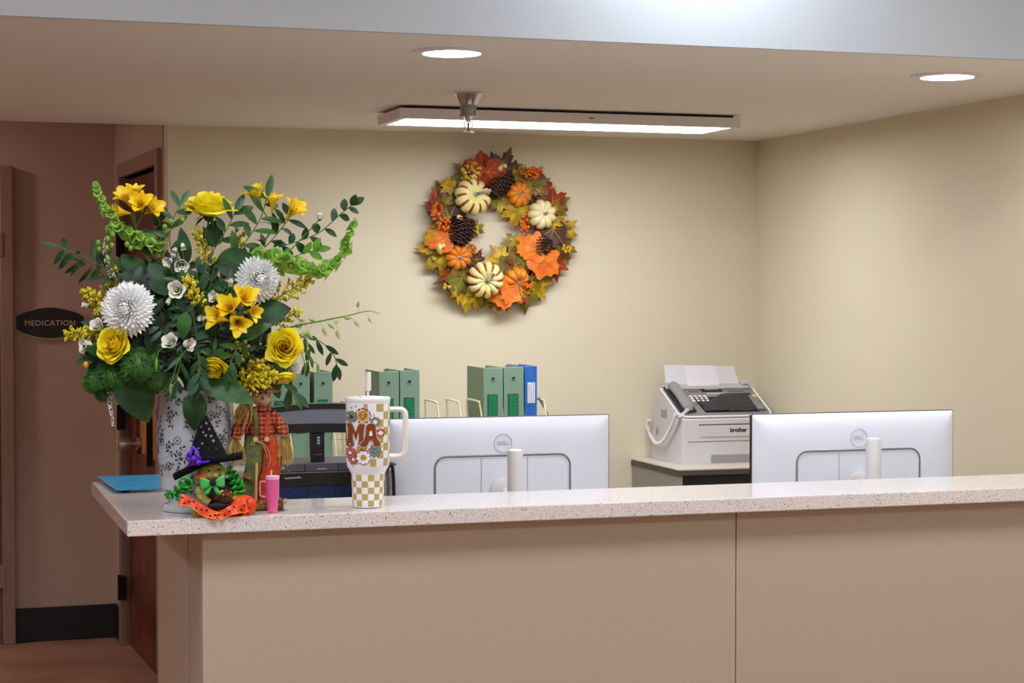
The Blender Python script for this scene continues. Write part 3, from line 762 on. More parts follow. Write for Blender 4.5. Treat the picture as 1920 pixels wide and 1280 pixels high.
# ring base of vine
rb = MB()
for k in range(7):
    P = []
    for i in range(64):
        a = 2*PI*i/64; R = .222+.022*math.sin(a*5+k*1.3)
        P.append((wc.x+R*math.cos(a), YB-.022-.013*math.cos(a*7+k*2.1), wc.z+R*math.sin(a)))
    rb.tube(P, .011, 6, closed=True)
rb.build('vine_ring', mat('dark_vine', (62, 42, 34), .8), wr, world=True)
LV = [ # u v ang size mat veins out shape
 (905, 310, 95, 44, lm_ru, lm_vo, .075, BROAD), (945, 312, 70, 52, lm_bu, None, .05, MAPLE), (885, 315, 130, 34, lm_ru, lm_vo, .055, BROAD),
 (868, 322, 140, 34, lm_gr, None, .04, MAPLE), (972, 330, 30, 46, lm_bu, None, .045, MAPLE), (1004, 345, 20, 44, lm_gr, None, .05, MAPLE),
 (1010, 352, -60, 40, lm_ru, lm_vo, .045, BROAD), (1040, 380, 20, 50, lm_gr, None, .045, MAPLE), (1044, 384, -20, 46, lm_ru, lm_vo, .05, MAPLE),
 (1032, 370, 65, 38, lm_go, None, .045, MAPLE), (1052, 425, 15, 42, lm_mx, None, .05, MAPLE), (1060, 430, 40, 40, lm_go, None, .042, MAPLE),
 (1050, 448, -30, 46, lm_mx, None, .05, MAPLE), (1035, 440, -100, 46, lm_bu, lm_ye, .07, BROAD), (1058, 470, -70, 40, lm_gr, None, .045, MAPLE),
 (1002, 462, 150, 42, lm_or, lm_vo, .095, BROAD), (988, 465, 200, 36, lm_or, lm_vo, .09, BROAD), (1024, 492, -40, 50, lm_or, lm_vo, .09, BROAD),
 (1040, 500, -75, 44, lm_ru, lm_vo, .05, MAPLE), (1020, 515, -35, 48, lm_mx, None, .06, MAPLE), (1008, 535, -55, 48, lm_go, None, .05, MAPLE),
 (985, 555, -80, 52, lm_gr, None, .045, MAPLE), (975, 545, -60, 44, lm_ru, lm_vo, .055, MAPLE), (945, 552, -90, 46, lm_or, lm_vo, .085, BROAD),
 (960, 545, -120, 44, lm_or, lm_vo, .09, BROAD), (935, 565, -100, 40, lm_go, None, .05, MAPLE), (905, 560, -110, 36, lm_gr, None, .04, MAPLE),
 (878, 562, -100, 38, lm_go, None, .045, MAPLE), (860, 548, -140, 38, lm_go, None, .045, MAPLE), (862, 530, -120, 44, lm_mx, None, .07, BROAD),
 (838, 525, 190, 36, lm_gr, None, .05, MAPLE), (845, 515, 160, 40, lm_go, None, .045, MAPLE), (815, 470, 175, 50, lm_go, None, .05, MAPLE),
 (822, 485, 220, 46, lm_go, None, .055, MAPLE), (812, 462, 140, 36, lm_go, None, .05, MAPLE), (828, 440, 150, 46, lm_or, lm_vo, .075, BROAD),
 (820, 448, 200, 40, lm_or, lm_vo, .07, BROAD), (838, 395, 110, 56, lm_bu, None, .055, MAPLE), (832, 405, 160, 46, lm_mx, None, .06, MAPLE),
 (850, 375, 80, 50, lm_gr, None, .04, MAPLE), (845, 360, 75, 52, lm_gr, None, .035, MAPLE), (826, 378, 120, 46, lm_ru, lm_vo, .04, MAPLE),
 (893, 424, 0, 24, lm_go, None, .05, MAPLE), (896, 430, -30, 22, lm_gr, None, .045, MAPLE), (938, 384, -95, 28, lm_go, None, .05, MAPLE),
 (926, 380, -110, 26, lm_gr, None, .045, MAPLE), (968, 402, -105, 42, lm_go, lm_ye, .06, MAPLE), (990, 405, -60, 32, lm_go, None, .055, MAPLE),
 (960, 456, 180, 32, lm_gr, None, .05, MAPLE), (968, 450, 150, 24, lm_go, None, .05, MAPLE), (934, 478, 130, 36, lm_go, None, .06, MAPLE),
 (944, 496, 100, 30, lm_gr, None, .065, MAPLE), (958, 494, 70, 34, lm_mx, None, .075, BROAD), (975, 500, -10, 44, lm_mx, None, .08, BROAD),
 (896, 482, 60, 26, lm_bu, None, .05, MAPLE), (985, 340, 150, 44, lm_mx, lm_ye, .075, MAPLE), (998, 480, 100, 40, lm_bu, None, .05, MAPLE),
 (920, 330, -60, 44, lm_ru, lm_vo, .09, BROAD), (1012, 470, 60, 36, lm_mx, None, .06, MAPLE), (868, 500, -20, 32, lm_bu, None, .05, MAPLE)]
for (u, v, a, s_, m, vn, o_, sh_) in LV:
    rr = random.Random(u*13+v)
    mleaf(u, v, a, s_, m, vn, o_, (rr.uniform(-.35, .35), rr.uniform(-.35, .35)), sh_)
rw = random.Random(77)
for k in range(30):
    a = 2*PI*k/30+rw.uniform(-.08, .08); inn = k % 5 == 4; r_ = 92 if inn else rw.uniform(112, 128)
    u, v = 930+r_*math.cos(a), 440-r_*1.03*math.sin(a)
    mleaf(int(u), int(v), math.degrees(a)+rw.uniform(-40, 40)+(180 if inn else 0), rw.uniform(22, 31), (lm_go, lm_gr, lm_mx, lm_go, lm_ru)[(k*3) % 5], None, rw.uniform(.045, .065), (rw.uniform(-.5, .5), rw.uniform(-.5, .5)), MAPLE)
m_pst = mat('silver_brown_stem', (120, 108, 96), .5, c2=(190, 184, 176), scale=60)
def pumpkin(u, v, r_px, mats, ribs, tilt, stem_dir=None, out=.075, stripe=False):
    c = wp(u, v, out); R = r_px*PXW
    d = (NY+Vector((tilt[0], 0, tilt[1]))).normalized()
    M = TR(c, d, (0, 0, 1))
    N = ribs*8; K = 16; mb = MB(); vs, fs, mm = [], [], []
    for i in range(K+1):
        p = -PI/2+PI*i/K
        for j in range(N):
            a = 2*PI*j/N; rb_ = abs(math.sin(ribs*a/2))
            k = 1-.20*(1-rb_)**1.6
            r = R*max(math.cos(p), 0)**.8*k; z = R*.68*math.sin(p)*(1-.0)-(.26*R*math.exp(-(math.cos(p)/.34)**2) if p > 0 else -.2*R*math.exp(-(math.cos(p)/.34)**2))
            vs.append((r*math.cos(a), r*math.sin(a), z*(.85+.15*rb_)))
    for i in range(K):
        for j in range(N):
            fs.append((i*N+j, i*N+(j+1) % N, (i+1)*N+(j+1) % N, (i+1)*N+j))
            g = (j % 8) in (7, 0)
            mm.append(1 if stripe and g and (8 <= i <= 12) else 0)
    mb.add(vs, fs, mm, M)
    p = mb.build('pumpkin', mats, wr, world=True, smooth=60)
    z0 = R*.40
    sd = Vector(stem_dir) if stem_dir else Vector((.1, .1, 0))
    P = [Vector((0, 0, z0)), Vector((0, 0, z0+.12*R)), Vector((sd.x*.5*R, sd.y*.5*R, z0+.28*R)), Vector((sd.x*R, sd.y*R, z0+.30*R))]
    MB().tube([M @ q for q in catmull(P, 4)], [R*.17, R*.15, R*.12]+[R*.075]*9+[R*.10], 7).build('stem', m_pst, p, world=True)
m_pw = mat('cream_pumpkin', (238, 226, 160), .45, c2=(228, 214, 140), scale=14); m_ps = mat('rust_stripe', (176, 90, 24), .5)
m_po = mat('orange_pumpkin', (226, 138, 22), .45, c2=(212, 116, 14), scale=16); m_pp = mat('pale_pumpkin', (240, 230, 180), .45, c2=(230, 218, 160), scale=14)
pumpkin(886, 369, 35, [m_pw, m_ps], 10, (.1, .25), (.75, .15, 0), .085, True)
pumpkin(910, 524, 35, [m_pw, m_ps], 11, (-.1, -.2), (.3, .45, 0), .085, True)
pumpkin(973, 364, 24, [m_po, m_ps], 9, (0, .1)); pumpkin(1016, 402, 28, [m_pp, m_ps], 9, (.12, .05))
pumpkin(859, 482, 24.5, [m_po, m_ps], 9, (-.05, -.1)); pumpkin(968, 524, 25, [m_po, m_ps], 9, (.2, -.6), None, .07)
def cone(u, v, L_px, R_px, ang, out=.07):
    c = wp(u, v, out); L = L_px*PXW; R = R_px*PXW; a = math.radians(ang)
    d = (Vector((math.cos(a), -.25, math.sin(a)))).normalized(); M = TR(c-d*L*.5, d, (0, -1, 0))
    mb = MB(); mb.lathe([(R*.3, 0), (R*.72, L*.2), (R*.66, L*.55), (R*.3, L*.9), (.001, L)], 12, 0, M)
    n = 110
    for i in range(n):
        t = (i+.5)/n; th = i*2.39996; z = L*(.03+.95*t); rr = R*(.55+.45*math.sin(PI*min(1, t*.9+.18)))*(.92 if t > .9 else 1)
        q = Vector((math.cos(th), math.sin(th), 0)); o = q*rr*.62+Vector((0, 0, z)); tip = q*rr*1.04+Vector((0, 0, z+L*.05)); s_ = Vector((-q.y, q.x, 0))*R*.23
        up = Vector((0, 0, L*.028))
        mb.add([o-s_*.6, o+s_*.6, tip+s_, tip-s_, o-s_*.5-up, o+s_*.5-up, tip+s_*.6-up*1.2, tip-s_*.6-up*1.2, tip+q*R*.09-up*.3], [(0, 3, 2, 1), (4, 5, 6, 7), (0, 4, 7, 3), (1, 2, 6, 5)], 0, M)
        mb.add([tip+s_, tip-s_, tip+s_*.6-up*1.2, tip-s_*.6-up*1.2, tip+q*R*.09-up*.3], [(0, 1, 4), (1, 3, 4), (3, 2, 4), (2, 0, 4)], 1, M)
    mb.build('pine_cone', [mat('cone_brown', (58, 34, 28), .7), mat('cone_tip', (112, 80, 66), .6)], wr, world=True, smooth=0)
cone(937, 344, 56, 22, 235); cone(865, 433, 54, 25, 250, .085); cone(1016, 462, 40, 18, 240, .075); cone(968, 345, 22, 12, 100, .05); cone(846, 446, 30, 14, 220, .05)
m_br = mat('red_orange_berry', (226, 104, 12), .25, coat=.5); m_by = mat('yellow_berry', (214, 160, 30), .25, coat=.5); m_bc = mat('cream_berry', (222, 206, 130), .35, coat=.3)
def berries(u, v, w_, h, n, r_px, m, out=.09, dirs=0):
    rr = random.Random(u+v*3); mb = MB()
    base = wp(u, v, out*.5)
    for i in range(n):
        a = rr.uniform(0, 2*PI); k = rr.random()**.55
        q = wp(u+w_/2*k*math.cos(a), v+h/2*k*math.sin(a), out+rr.uniform(-.012, .02))
        mb.ell(q, r_px*PXW*rr.uniform(.8, 1.15), 0, nu=8, nv=6)
        if i % 3 == 0: mb.tube([base, q], .0012, 4, mi=1)
    mb.build('berry_cluster', [m, mat('twig_brown', (84, 60, 30), .7)], wr, world=True, smooth=60)
berries(884, 320, 36, 32, 46, 3.0, m_by, .085); berries(885, 326, 28, 20, 14, 2.4, m_bc, .09)
berries(942, 312, 20, 16, 4, 4.5, m_bc, .09); berries(1000, 324, 36, 24, 52, 2.5, m_br, .075); berries(1012, 318, 14, 12, 10, 2.3, m_br, .07)
berries(820, 400, 22, 38, 48, 2.8, m_br, .07); berries(832, 420, 26, 26, 36, 2.8, m_br, .08); berries(828, 463, 16, 20, 9, 4.2, m_bc, .08)
berries(885, 468, 18, 24, 18, 2.8, m_br, .06); berries(984, 420, 16, 40, 34, 2.8, m_br, .06); berries(1062, 465, 20, 18, 14, 3.0, m_by, .07)
berries(838, 536, 16, 12, 10, 3.0, m_by, .07); berries(994, 535, 16, 10, 14, 2.4, m_br, .08); berries(978, 548, 10, 20, 12, 2.6, m_by, .07); berries(864, 408, 10, 8, 2, 4, m_bc, .09)
c = wp(1004, 362, .09)
MB().ell(c, (.012, .010, .012), 0).lathe([(.013, 0), (.012, .006), (.004, .011)], 12, 1, TR(c+Vector((.006, 0, .006)), (.7, 0, .7))).build('acorn', [mat('acorn_tan', (150, 110, 86), .4), mat('acorn_cap', (190, 150, 130), .6)], wr, world=True)
# ------------------------------------------------------------------ things on the counter
Z0 = ZT+.0005
def solid_rev(c): pass
# blue folder with papers
a_, b_, c_, d_ = at(181, 899, z=Z0), at(300, 895, z=Z0), at(318, 921, z=Z0), at(219, 925, z=Z0)
fo = thing('blue_folder', 'bright blue folder lying on papers at the left end of the stone countertop', 'folder', (a_.x, a_.y, Z0))
def flatpoly(P, h0, h1): return MB().prism([(p.x, p.y) for p in P], Z0+h0, Z0+h1)
flatpoly([d_+Vector((.035, .03, 0)), c_+Vector((0, .0, 0)), b_+Vector((0, -.02, 0)), a_+Vector((.05, -.01, 0))], 0, .005).build('papers', mat('paper_cream', (226, 212, 200), .7), fo, world=True)
flatpoly([d_, c_, b_, a_], .0065, .0085).build('cover', mat('bright_blue_plastic', (44, 176, 232), .25, c2=(36, 160, 216), scale=40), fo, world=True, bevel=.0008)
flatpoly([d_+Vector((.012, .012, 0)), c_+Vector((-.012, .004, 0)), b_+Vector((-.012, -.012, 0)), a_+Vector((.02, -.012, 0))], .0052, .0064).build('back_cover', mat('underside_shade_blue', (16, 60, 110), .4), fo, world=True)  # dark sheet under the cover; the folder's underside shadow as colour

# surface-of-revolution decals
class Rev:
    def __init__(s, c, prof, cu, ppm):
        s.c, s.prof, s.cu, s.k = Vector(c), prof, cu, ppm
        s.ang0 = math.atan2(-c[1], -c[0])      # direction from the axis towards the eye
    def r(s, z):
        P = s.prof
        for i in range(len(P)-1):
            if P[i][1] <= z <= P[i+1][1]:
                t = (z-P[i][1])/max(P[i+1][1]-P[i][1], 1e-9); return P[i][0]+(P[i+1][0]-P[i][0])*t
        return P[0][0] if z < P[0][1] else P[-1][0]
    def arc(s, a, z, h):
        "a: angle from the eye direction, positive to the right"
        R = s.r(z)+h; t = s.ang0+a
        return Vector((s.c.x+R*math.cos(t), s.c.y+R*math.sin(t), s.c.z+z))
    def px(s, u, z, h):
        return s.arc(math.asin(max(-.99, min(.99, (u-s.cu)*s.k/s.r(z)))), z, h)
def deco(mb, poly, f, h, mi):
    "poly in 2d, f maps (x, y, h) to the surface"
    if len(poly) < 3: return
    tri = geometry.tessellate_polygon([[Vector((p[0], p[1], 0)) for p in poly]])
    vs = [f(p[0], p[1], h) for p in poly]
    fs = []
    for t in tri:
        n = (vs[t[1]]-vs[t[0]]).cross(vs[t[2]]-vs[t[0]])
        o = vs[t[0]]-AX; o.z = 0
        fs.append(tuple(t) if n.dot(o) > 0 else tuple(reversed(t)))
    mb.add(vs, fs, mi)
def ribbon(P, w_, taper=False):
    P = [Vector((p[0], p[1])) for p in P]; L, R_ = [], []
    for i, p in enumerate(P):
        t = (P[min(i+1, len(P)-1)]-P[max(i-1, 0)]); t.normalize(); n = Vector((-t.y, t.x)); k = w_/2*((1-.7*i/(len(P)-1)) if taper else 1)
        L.append(p+n*k); R_.append(p-n*k)
    return L+R_[::-1]
def rib(mb, P, w_, f, h, mi, taper=False):
    poly = ribbon(P, w_, taper); n = len(P)
    vs = [f(p[0], p[1], h) for p in poly]; fs = []
    for i in range(n-1):
        q = (i, i+1, 2*n-2-i, 2*n-1-i)
        nn = (vs[q[1]]-vs[q[0]]).cross(vs[q[2]]-vs[q[0]]); o = vs[q[0]]-AX; o.z = 0
        fs.append(q if nn.dot(o) > 0 else q[::-1])
    mb.add(vs, fs, mi)
def disc(cx, cy, r, n=16, ry=None): return [(cx+r*math.cos(2*PI*i/n), cy+(ry or r)*math.sin(2*PI*i/n)) for i in range(n)]
def flower2(cx, cy, r, k, n=40, depth=.22, rot=0): return [(cx+r*(1-depth+depth*abs(math.cos(k*(2*PI*i/n+rot)/2)))*math.cos(2*PI*i/n), cy+r*(1-depth+depth*abs(math.cos(k*(2*PI*i/n+rot)/2)))*math.sin(2*PI*i/n)) for i in range(n)]
def petal2(cx, cy, a, r0, r1, w_, n=8):
    P = []
    for i in range(n+1):
        t = i/n; P.append((r0+(r1-r0)*t, w_/2*math.sin(PI*t**1.4)**.7 if 0 < t < 1 else 0))
    for i in range(n-1, 0, -1):
        t = i/n; P.append((r0+(r1-r0)*t, -w_/2*math.sin(PI*t**1.4)**.7))
    return [(cx+x*math.cos(a)-y*math.sin(a), cy+x*math.sin(a)+y*math.cos(a)) for x, y in P]
def star2(cx, cy, r): return [(cx+(r if i % 2 == 0 else r*.3)*math.cos(PI/2+PI*i/4), cy+(r*1.2 if i % 2 == 0 else r*.3)*math.sin(PI/2+PI*i/4)) for i in range(8)]

# tall tumbler
tc_ = at(690, 950, z=ZT); tc_ = Vector((tc_.x, tc_.y, Z0)); kpx = (tc_-EYE).length/FPX*1.0
def zpx(v): return at(690, v, y=tc_.y).z-Z0
TP = [(.0305, 0), (.0335, .0015), (.0345, .006), (.0372, zpx(887)), (.0395, zpx(883)), (.0462, zpx(873)), (.0480, zpx(866)), (.0488, zpx(752))]
AX = tc_
tv = Rev(tc_, TP, 690, kpx)
tu = thing('tumbler', 'tall white tumbler with handle, tan checks, retro flowers and big brown letters', 'tumbler', tc_)
m_tw = mat('tumbler_white', (240, 240, 242), .3, coat=.3); m_tan = mat('tumbler_tan', (186, 166, 98), .35); m_br_ = mat('letter_brown', (134, 62, 24), .35)
m_mar = mat('flower_maroon', (124, 42, 38), .4); m_mus = mat('flower_mustard', (206, 150, 50), .4); m_tea = mat('flower_teal_grey', (122, 140, 134), .4); m_ros = mat('flower_rose', (196, 92, 84), .4); m_out = mat('outline_dark', (70, 56, 50), .5)
TM = [m_tw, m_tan, m_br_, m_mar, m_mus, m_tea, m_ros, m_out]
# body as fine surface, checks by face
NA = 44
def checks(z0, z1, rows, hide):
    mb = MB(); zs = [z0+(z1-z0)*i/(rows*2) for i in range(rows*2+1)]; vs, fs, mm = [], [], []
    N = 128
    for z in zs:
        for j in range(N):
            a = 2*PI*j/N; vs.append(tv.arc(a, z, 0)-tc_)
    for i in range(rows*2):
        for j in range(N):
            a = 2*PI*(j+.5)/N
            if a > PI: a -= 2*PI
            row = i//2; colk = j//8
            fs.append((i*N+j, i*N+(j+1) % N, (i+1)*N+(j+1) % N, (i+1)*N+j))
            mm.append(1 if (row+colk) % 2 == 0 and not hide(a, row) else 0)
    mb.add(vs, fs, mm); return mb
body = MB()
zb0, zb1, zu0, zu1 = .0035, zpx(887), zpx(871), zpx(755)
body.lathe([(.0305, 0), (.0335, .0015), (tv.r(zb0), zb0)], 96, cap=(True, False))
lo_ = checks(zb0, zb1, 5, lambda a, r: False); body.add(lo_.v, lo_.f, lo_.m)
body.lathe([(tv.r(zb1), zb1), (.0395, zpx(883)), (.0462, zpx(873)), (tv.r(zu0), zu0)], 96, cap=(False, False))
up_ = checks(zu0, zu1, 8, lambda a, r: (-1.35 < a < .42) and not (r == 7 and a > -.2) and not (r == 0 and a > .1)); body.add(up_.v, up_.f, up_.m)
body.lathe([(tv.r(zu1), zu1), (.0488, zpx(751))], 96, cap=(False, False))
d_mb = MB(); f = lambda x, y, h: tv.px(x, y, h) if True else None
fz = lambda x, y, h: tv.px(x, zpx(y), h)
def D(poly, mi, h): deco(d_mb, poly, fz, h, mi)
def grow(P, g):
    cx = sum(p[0] for p in P)/len(P); n = len(P); out = []
    area = sum(P[i][0]*P[(i+1) % n][1]-P[(i+1) % n][0]*P[i][1] for i in range(n)); sg = 1 if area > 0 else -1
    for i in range(n):
        a, b, c = Vector(P[i-1]), Vector(P[i]), Vector(P[(i+1) % n]); t = (c-a).normalized(); out.append((b.x+t.y*g*sg, b.y-t.x*g*sg))
    return out
# daisies below and above the letters
def daisy(cx, cy, r, mp, mc, n=8, h=.0006):
    for i in range(n):
        D(petal2(cx, cy, 2*PI*i/n+.2, r*.2, r*1.08, r*.62), 7, h); D(petal2(cx, cy, 2*PI*i/n+.2, r*.25, r, r*.5), mp, h+.0003)
    D(disc(cx, cy, r*.33, 12), 7, h+.0005); D(disc(cx, cy, r*.28, 12), mc, h+.0008)
D(flower2(681, 777, 16.5, 12, 60, .16), 0, .0005); D(flower2(681, 777, 15.3, 12, 60, .16), 3, .0008); D(disc(681, 777, 10.4, 24), 4, .0012)
D([(681, 784), (675, 777), (675.5, 773), (678.5, 771.8), (681, 774), (683.5, 771.8), (686.5, 773), (687, 777)], 3, .0016); D([(681, 782), (676.6, 776.6), (677, 774), (679, 773.2), (681, 775.6), (683, 773.2), (685, 774), (685.4, 776.6)], 4, .0019)
D(flower2(703.5, 788, 9.6, 7, 42, .2), 7, .0006); D(flower2(703.5, 788, 8.8, 7, 42, .2), 5, .0009); D(disc(703.5, 788, 3.8, 14), 0, .0012)
D(flower2(713, 809, 9.2, 8, 48, .22), 7, .0006); D(flower2(713, 809, 8.4, 8, 48, .22), 6, .0009); D(disc(713, 809, 3.6, 14), 0, .0012)
daisy(660, 779, 11, 5, 7, 8); daisy(658, 846, 11, 6, 0, 7); daisy(664, 858, 10, 6, 0, 7); daisy(679, 842, 11, 4, 7, 7); daisy(703, 842, 12, 5, 5, 8); daisy(682, 854, 13.5, 0, 4, 9, .0012)
for x, y in ((660, 762), (668, 759), (701, 775), (699, 862), (717, 834), (715, 825), (663, 870)): D(star2(x, y, 3.2), 1, .0008)
M1 = [(651, 793), (653, 791), (660, 791), (663, 793), (666, 806), (672, 814), (673, 798), (675, 792), (679, 791), (683, 793), (684, 798), (681, 810), (682, 822), (684, 829), (682, 833), (673, 833), (671, 829), (671.5, 818), (667, 824), (664, 818), (663, 814), (665, 828), (662, 833), (653, 833), (651, 830), (654, 812)]
M1 = [(652, 793), (654, 791.5), (660, 791.5), (663, 794), (668, 808), (673, 794), (676, 791.5), (683, 791.5), (685, 794), (683, 802), (682, 814), (684, 826), (684, 832), (681, 834), (675, 834), (672.5, 831), (674, 820), (674, 806), (668.5, 822), (663, 806), (663, 820), (665, 830), (662.5, 834), (655, 834), (651.5, 831), (654, 818), (654.5, 802)]
A1 = [(687, 796), (690, 792), (694, 791), (700, 791.5), (703.5, 794), (704, 804), (705.5, 818), (710, 824), (712.5, 830), (710.5, 834), (702, 834), (699.5, 831), (699, 826), (696.5, 821), (693, 822), (690.5, 828), (688, 833.5), (680, 834.5), (676, 832), (677, 827), (682.5, 823), (686, 811)]
D(grow(M1, 1.5), 7, .0012); D(grow(M1, 1.1), 0, .0015); D(M1, 2, .0019)
D(grow(A1, 1.5), 7, .0021); D(grow(A1, 1.1), 0, .0024); D(A1, 2, .0028); D([(693, 806), (695.5, 803.5), (697.5, 806), (698, 813.5), (692, 813.5)], 0, .0032)
D([(647.8, 800), (650.5, 806), (652, 826), (651, 833), (647.8, 833)], 2, .0012)
body.add([v-tc_ for v in d_mb.v], d_mb.f, d_mb.m)
body.build('body', TM, tu, smooth=40)
lid = MB().lathe([(.0495, zpx(752)), (.0500, zpx(750)), (.0500, zpx(745.5)), (.0485, zpx(744)), (.002, zpx(744)-.0005)], 64)
lid.box((0, 0, zpx(744)+.001), (.035, .02, .003)); lid.build('lid', m_tw, tu, bevel=.0008)
rr_ = RT
H = [Vector((.046, 0, zpx(767))), Vector((.058, 0, zpx(767))), Vector((.074, 0, zpx(767.5))), Vector((.0805, 0, zpx(771))), Vector((.0835, 0, zpx(779))), Vector((.0832, 0, zpx(812))), Vector((.0822, 0, zpx(840))), Vector((.0785, 0, zpx(850))), Vector((.071, 0, zpx(854))), Vector((.058, 0, zpx(855))), Vector((.0455, 0, zpx(855)))]
MH = basis(RT, FW, ZU, (0, 0, 0))
MB().tube(catmull(H, 4), .0062, 12, flat=1.5, M=MH).build('handle', mat('handle_white', (236, 228, 224), .35), tu)
s0 = Vector((-.000, 0, zpx(745))); s1 = Vector((.0015, 0, zpx(697)))
st = MB().tube([s0, s0.lerp(s1, .3)], .0032, 10, M=MH); st.build('straw', mat('straw_clear', (216, 206, 200), .3), tu)
MB().tube([s0.lerp(s1, .26), s0.lerp(s1, .3), s0.lerp(s1, .97), s1], [.0052, .0070, .0058, .0045], 14, M=MH).build('straw_cover', mat('straw_sleeve', (228, 212, 206), .5), tu)

# mini pink tumbler
pc = at(511, 961, z=ZT); pc = Vector((pc.x, pc.y, Z0)); 
def zp(v): return at(511, v, y=pc.y).z-Z0
pk = thing('mini_tumbler', 'tiny pink toy tumbler with handle and straw beside the scarecrow', 'toy cup', pc)
m_pk = mat('pink_plastic', (226, 96, 150), .4); m_pk2 = mat('pale_pink', (246, 184, 206), .4)
MB().lathe([(.0100, 0), (.0108, .001), (.0122, zp(939)), (.0132, zp(936)), (.0143, zp(933)), (.0146, zp(897))], 32).build('body', m_pk, pk)
MB().lathe([(.0148, zp(898)+.0002), (.0150, zp(895)), (.0148, zp(892)), (.013, zp(891)), (.001, zp(891)-.0002)], 32).build('lid', m_pk2, pk)
MB().tube(catmull([(-.0142, 0, zp(903)), (-.022, 0, zp(902.5)), (-.0265, 0, zp(905)), (-.0268, 0, zp(925)), (-.024, 0, zp(930)), (-.0135, 0, zp(931))], 4), .0021, 8, M=MH).build('handle', mat('pink_handle', (238, 120, 168), .4), pk)
MB().tube([(-.003, 0, zp(892)), (-.002, 0, zp(881.5))], .0019, 8, M=MH).build('straw', m_pk2, pk)

# patterned vase
vc = at(366, 958, y=4.085); vc = Vector((vc.x, 4.085, Z0)); 
def zv(v): return at(366, v, y=vc.y).z-Z0
VP = [(.066, 0), (.0695, .002), (.0700, .010), (.067, .0145), (.061, .017), (.0585, zv(938)), (.0615, zv(925)), (.070, zv(905)), (.0765, zv(885)), (.0815, zv(850)), (.0835, zv(800)), (.0830, zv(760)), (.0815, zv(735)), (.0830, zv(728))]
AX = vc
vv = Rev(vc, VP, 366, (vc-EYE).length/FPX)
va = thing('flower_vase', 'white vase with dark scrolling flower pattern holding the bouquet', 'vase', vc)
m_vw = mat('vase_white', (176, 184, 192), .2, coat=.4); m_vd = mat('vase_pattern_dark', (46, 50, 56), .35); m_vg = mat('vase_pattern_green', (52, 74, 68), .35)
vb = MB()
sm = catmull([(r, 0, z) for r, z in VP], 3)
vb.lathe([(p.x, p.z) for p in sm]+[(.079, zv(728)), (.078, zv(735)), (.075, .05), (.001, .045)], 96, cap=(True, False))
vd = MB()
fs_ = lambda a, z, h: vv.arc(a/vv.r(z), z, h)       # a is arc length in metres
ri = random.Random(11)
def vleaf(x, z, a, L, mi=1): deco(vd, petal2(x, z, a, 0, L, L*.5, 6), fs_, .0006, mi)
def rosette(x, z, r):
    o = flower2(x, z, r, 8, 40, .2)
    rib(vd, o+[o[0]], r*.17, fs_, .0006, 1)
    for i in range(8):
        a = 2*PI*i/8; rib(vd, [(x+r*.45*math.cos(a), z+r*.45*math.sin(a)), (x+r*.75*math.cos(a), z+r*.75*math.sin(a))], r*.08, fs_, .0006, 1)
    deco(vd, disc(x, z, r*.28, 10), fs_, .0006, 1)
def vine(x, z, a, L, curl, w_=.0011, leaves=True, lvl=0):
    P = []; n = 26; st_ = L/n; side = 1
    for i in range(n+1):
        P.append((x, z)); t = i/n
        a += curl*(.30+t*t*5.0)*st_*40
        x += st_*math.cos(a); z += st_*math.sin(a)
        if leaves and i % 4 == 2 and i < 20:
            side = -side; vleaf(x, z, a+side*1.0, .0075+.002*ri.random(), 1 if ri.random() < .6 else 2)
        if lvl == 0 and i in (7, 15):
            vine(x, z, a-side*1.1, L*.42, -side*2.2*abs(curl)+side*1.0, w_*.8, False, 1)
    P = [p for p in P if .03 < p[1] < zv(733)]
    if len(P) > 3: rib(vd, P, w_, fs_, .0006, 1, True)
zt_ = zv(730)
cells = []
for gi in range(12):
    for gj in range(8):
        x = -.130+.0235*gi+(.012 if gj % 2 else 0)+ri.uniform(-.003, .003); z = .045+.0275*gj+ri.uniform(-.004, .004)
        if (gi*2+gj) % 4 == 0: rosette(x, z, .0088)
        else: vine(x, z, ri.uniform(0, 2*PI), .040, ri.choice((-1, 1))*ri.uniform(.5, 1.1), .0013)
vb.add([v-vc for v in vd.v], vd.f, vd.m)
rg = MB()
vb.build('vase_body', [m_vw, m_vd, m_vg], va, smooth=40)

# ---------------- witch doll sitting at the counter edge
wy = 3.975
wb_ = at(410, 965, z=ZT)
wi = thing('witch_doll', 'plush witch doll with starry black hat and orange dotted skirt at the counter edge', 'doll', (at(410, 900, y=wy).x, wy, Z0))
KW = (Vector(wi.location)-EYE).length/FPX
def W(u, v, dy=0.0): return at(u, v, y=wy+dy)
m_hat = mat('black_felt', (10, 9, 13), .9, c2=(17, 16, 20), scale=120, spec=.2); m_pur = mat('purple_satin', (84, 30, 190), .3); m_star = mat('silver_star', (200, 196, 190), .3, .6)
m_skin = mat('witch_skin_plush', (150, 140, 60), .95, c2=(176, 166, 92), scale=110, bump=.5, bscale=300); m_grn = mat('green_tinsel', (40, 200, 50), .12, c2=(16, 130, 30), scale=90, trans=.3, coat=.5)
m_org = mat('orange_satin', (252, 84, 8), .4, c2=(240, 60, 4), scale=30, trans=.2); m_dot = mat('dress_dot', (60, 22, 14), .6); m_ogl = mat('orange_cheek', (210, 84, 20), .8)
m_glit = mat('copper_glitter', (176, 84, 30), .25, .5, c2=(48, 22, 14), scale=420, lo=.42, hi=.52); m_gbow = mat('mint_ribbon', (70, 196, 96), .35); m_bfab = mat('black_knit', (20, 18, 20), .9)
# body
MB().ell(W(418, 930, .0), (.034, .022, .040), 0, nu=20, nv=12).build('torso', m_bfab, wi, world=True)
gl = MB()
gl.ell(W(421, 934, -.010), (.026, .016, .026), 0, nu=20, nv=12).build('glitter_bodice', m_glit, wi, world=True)
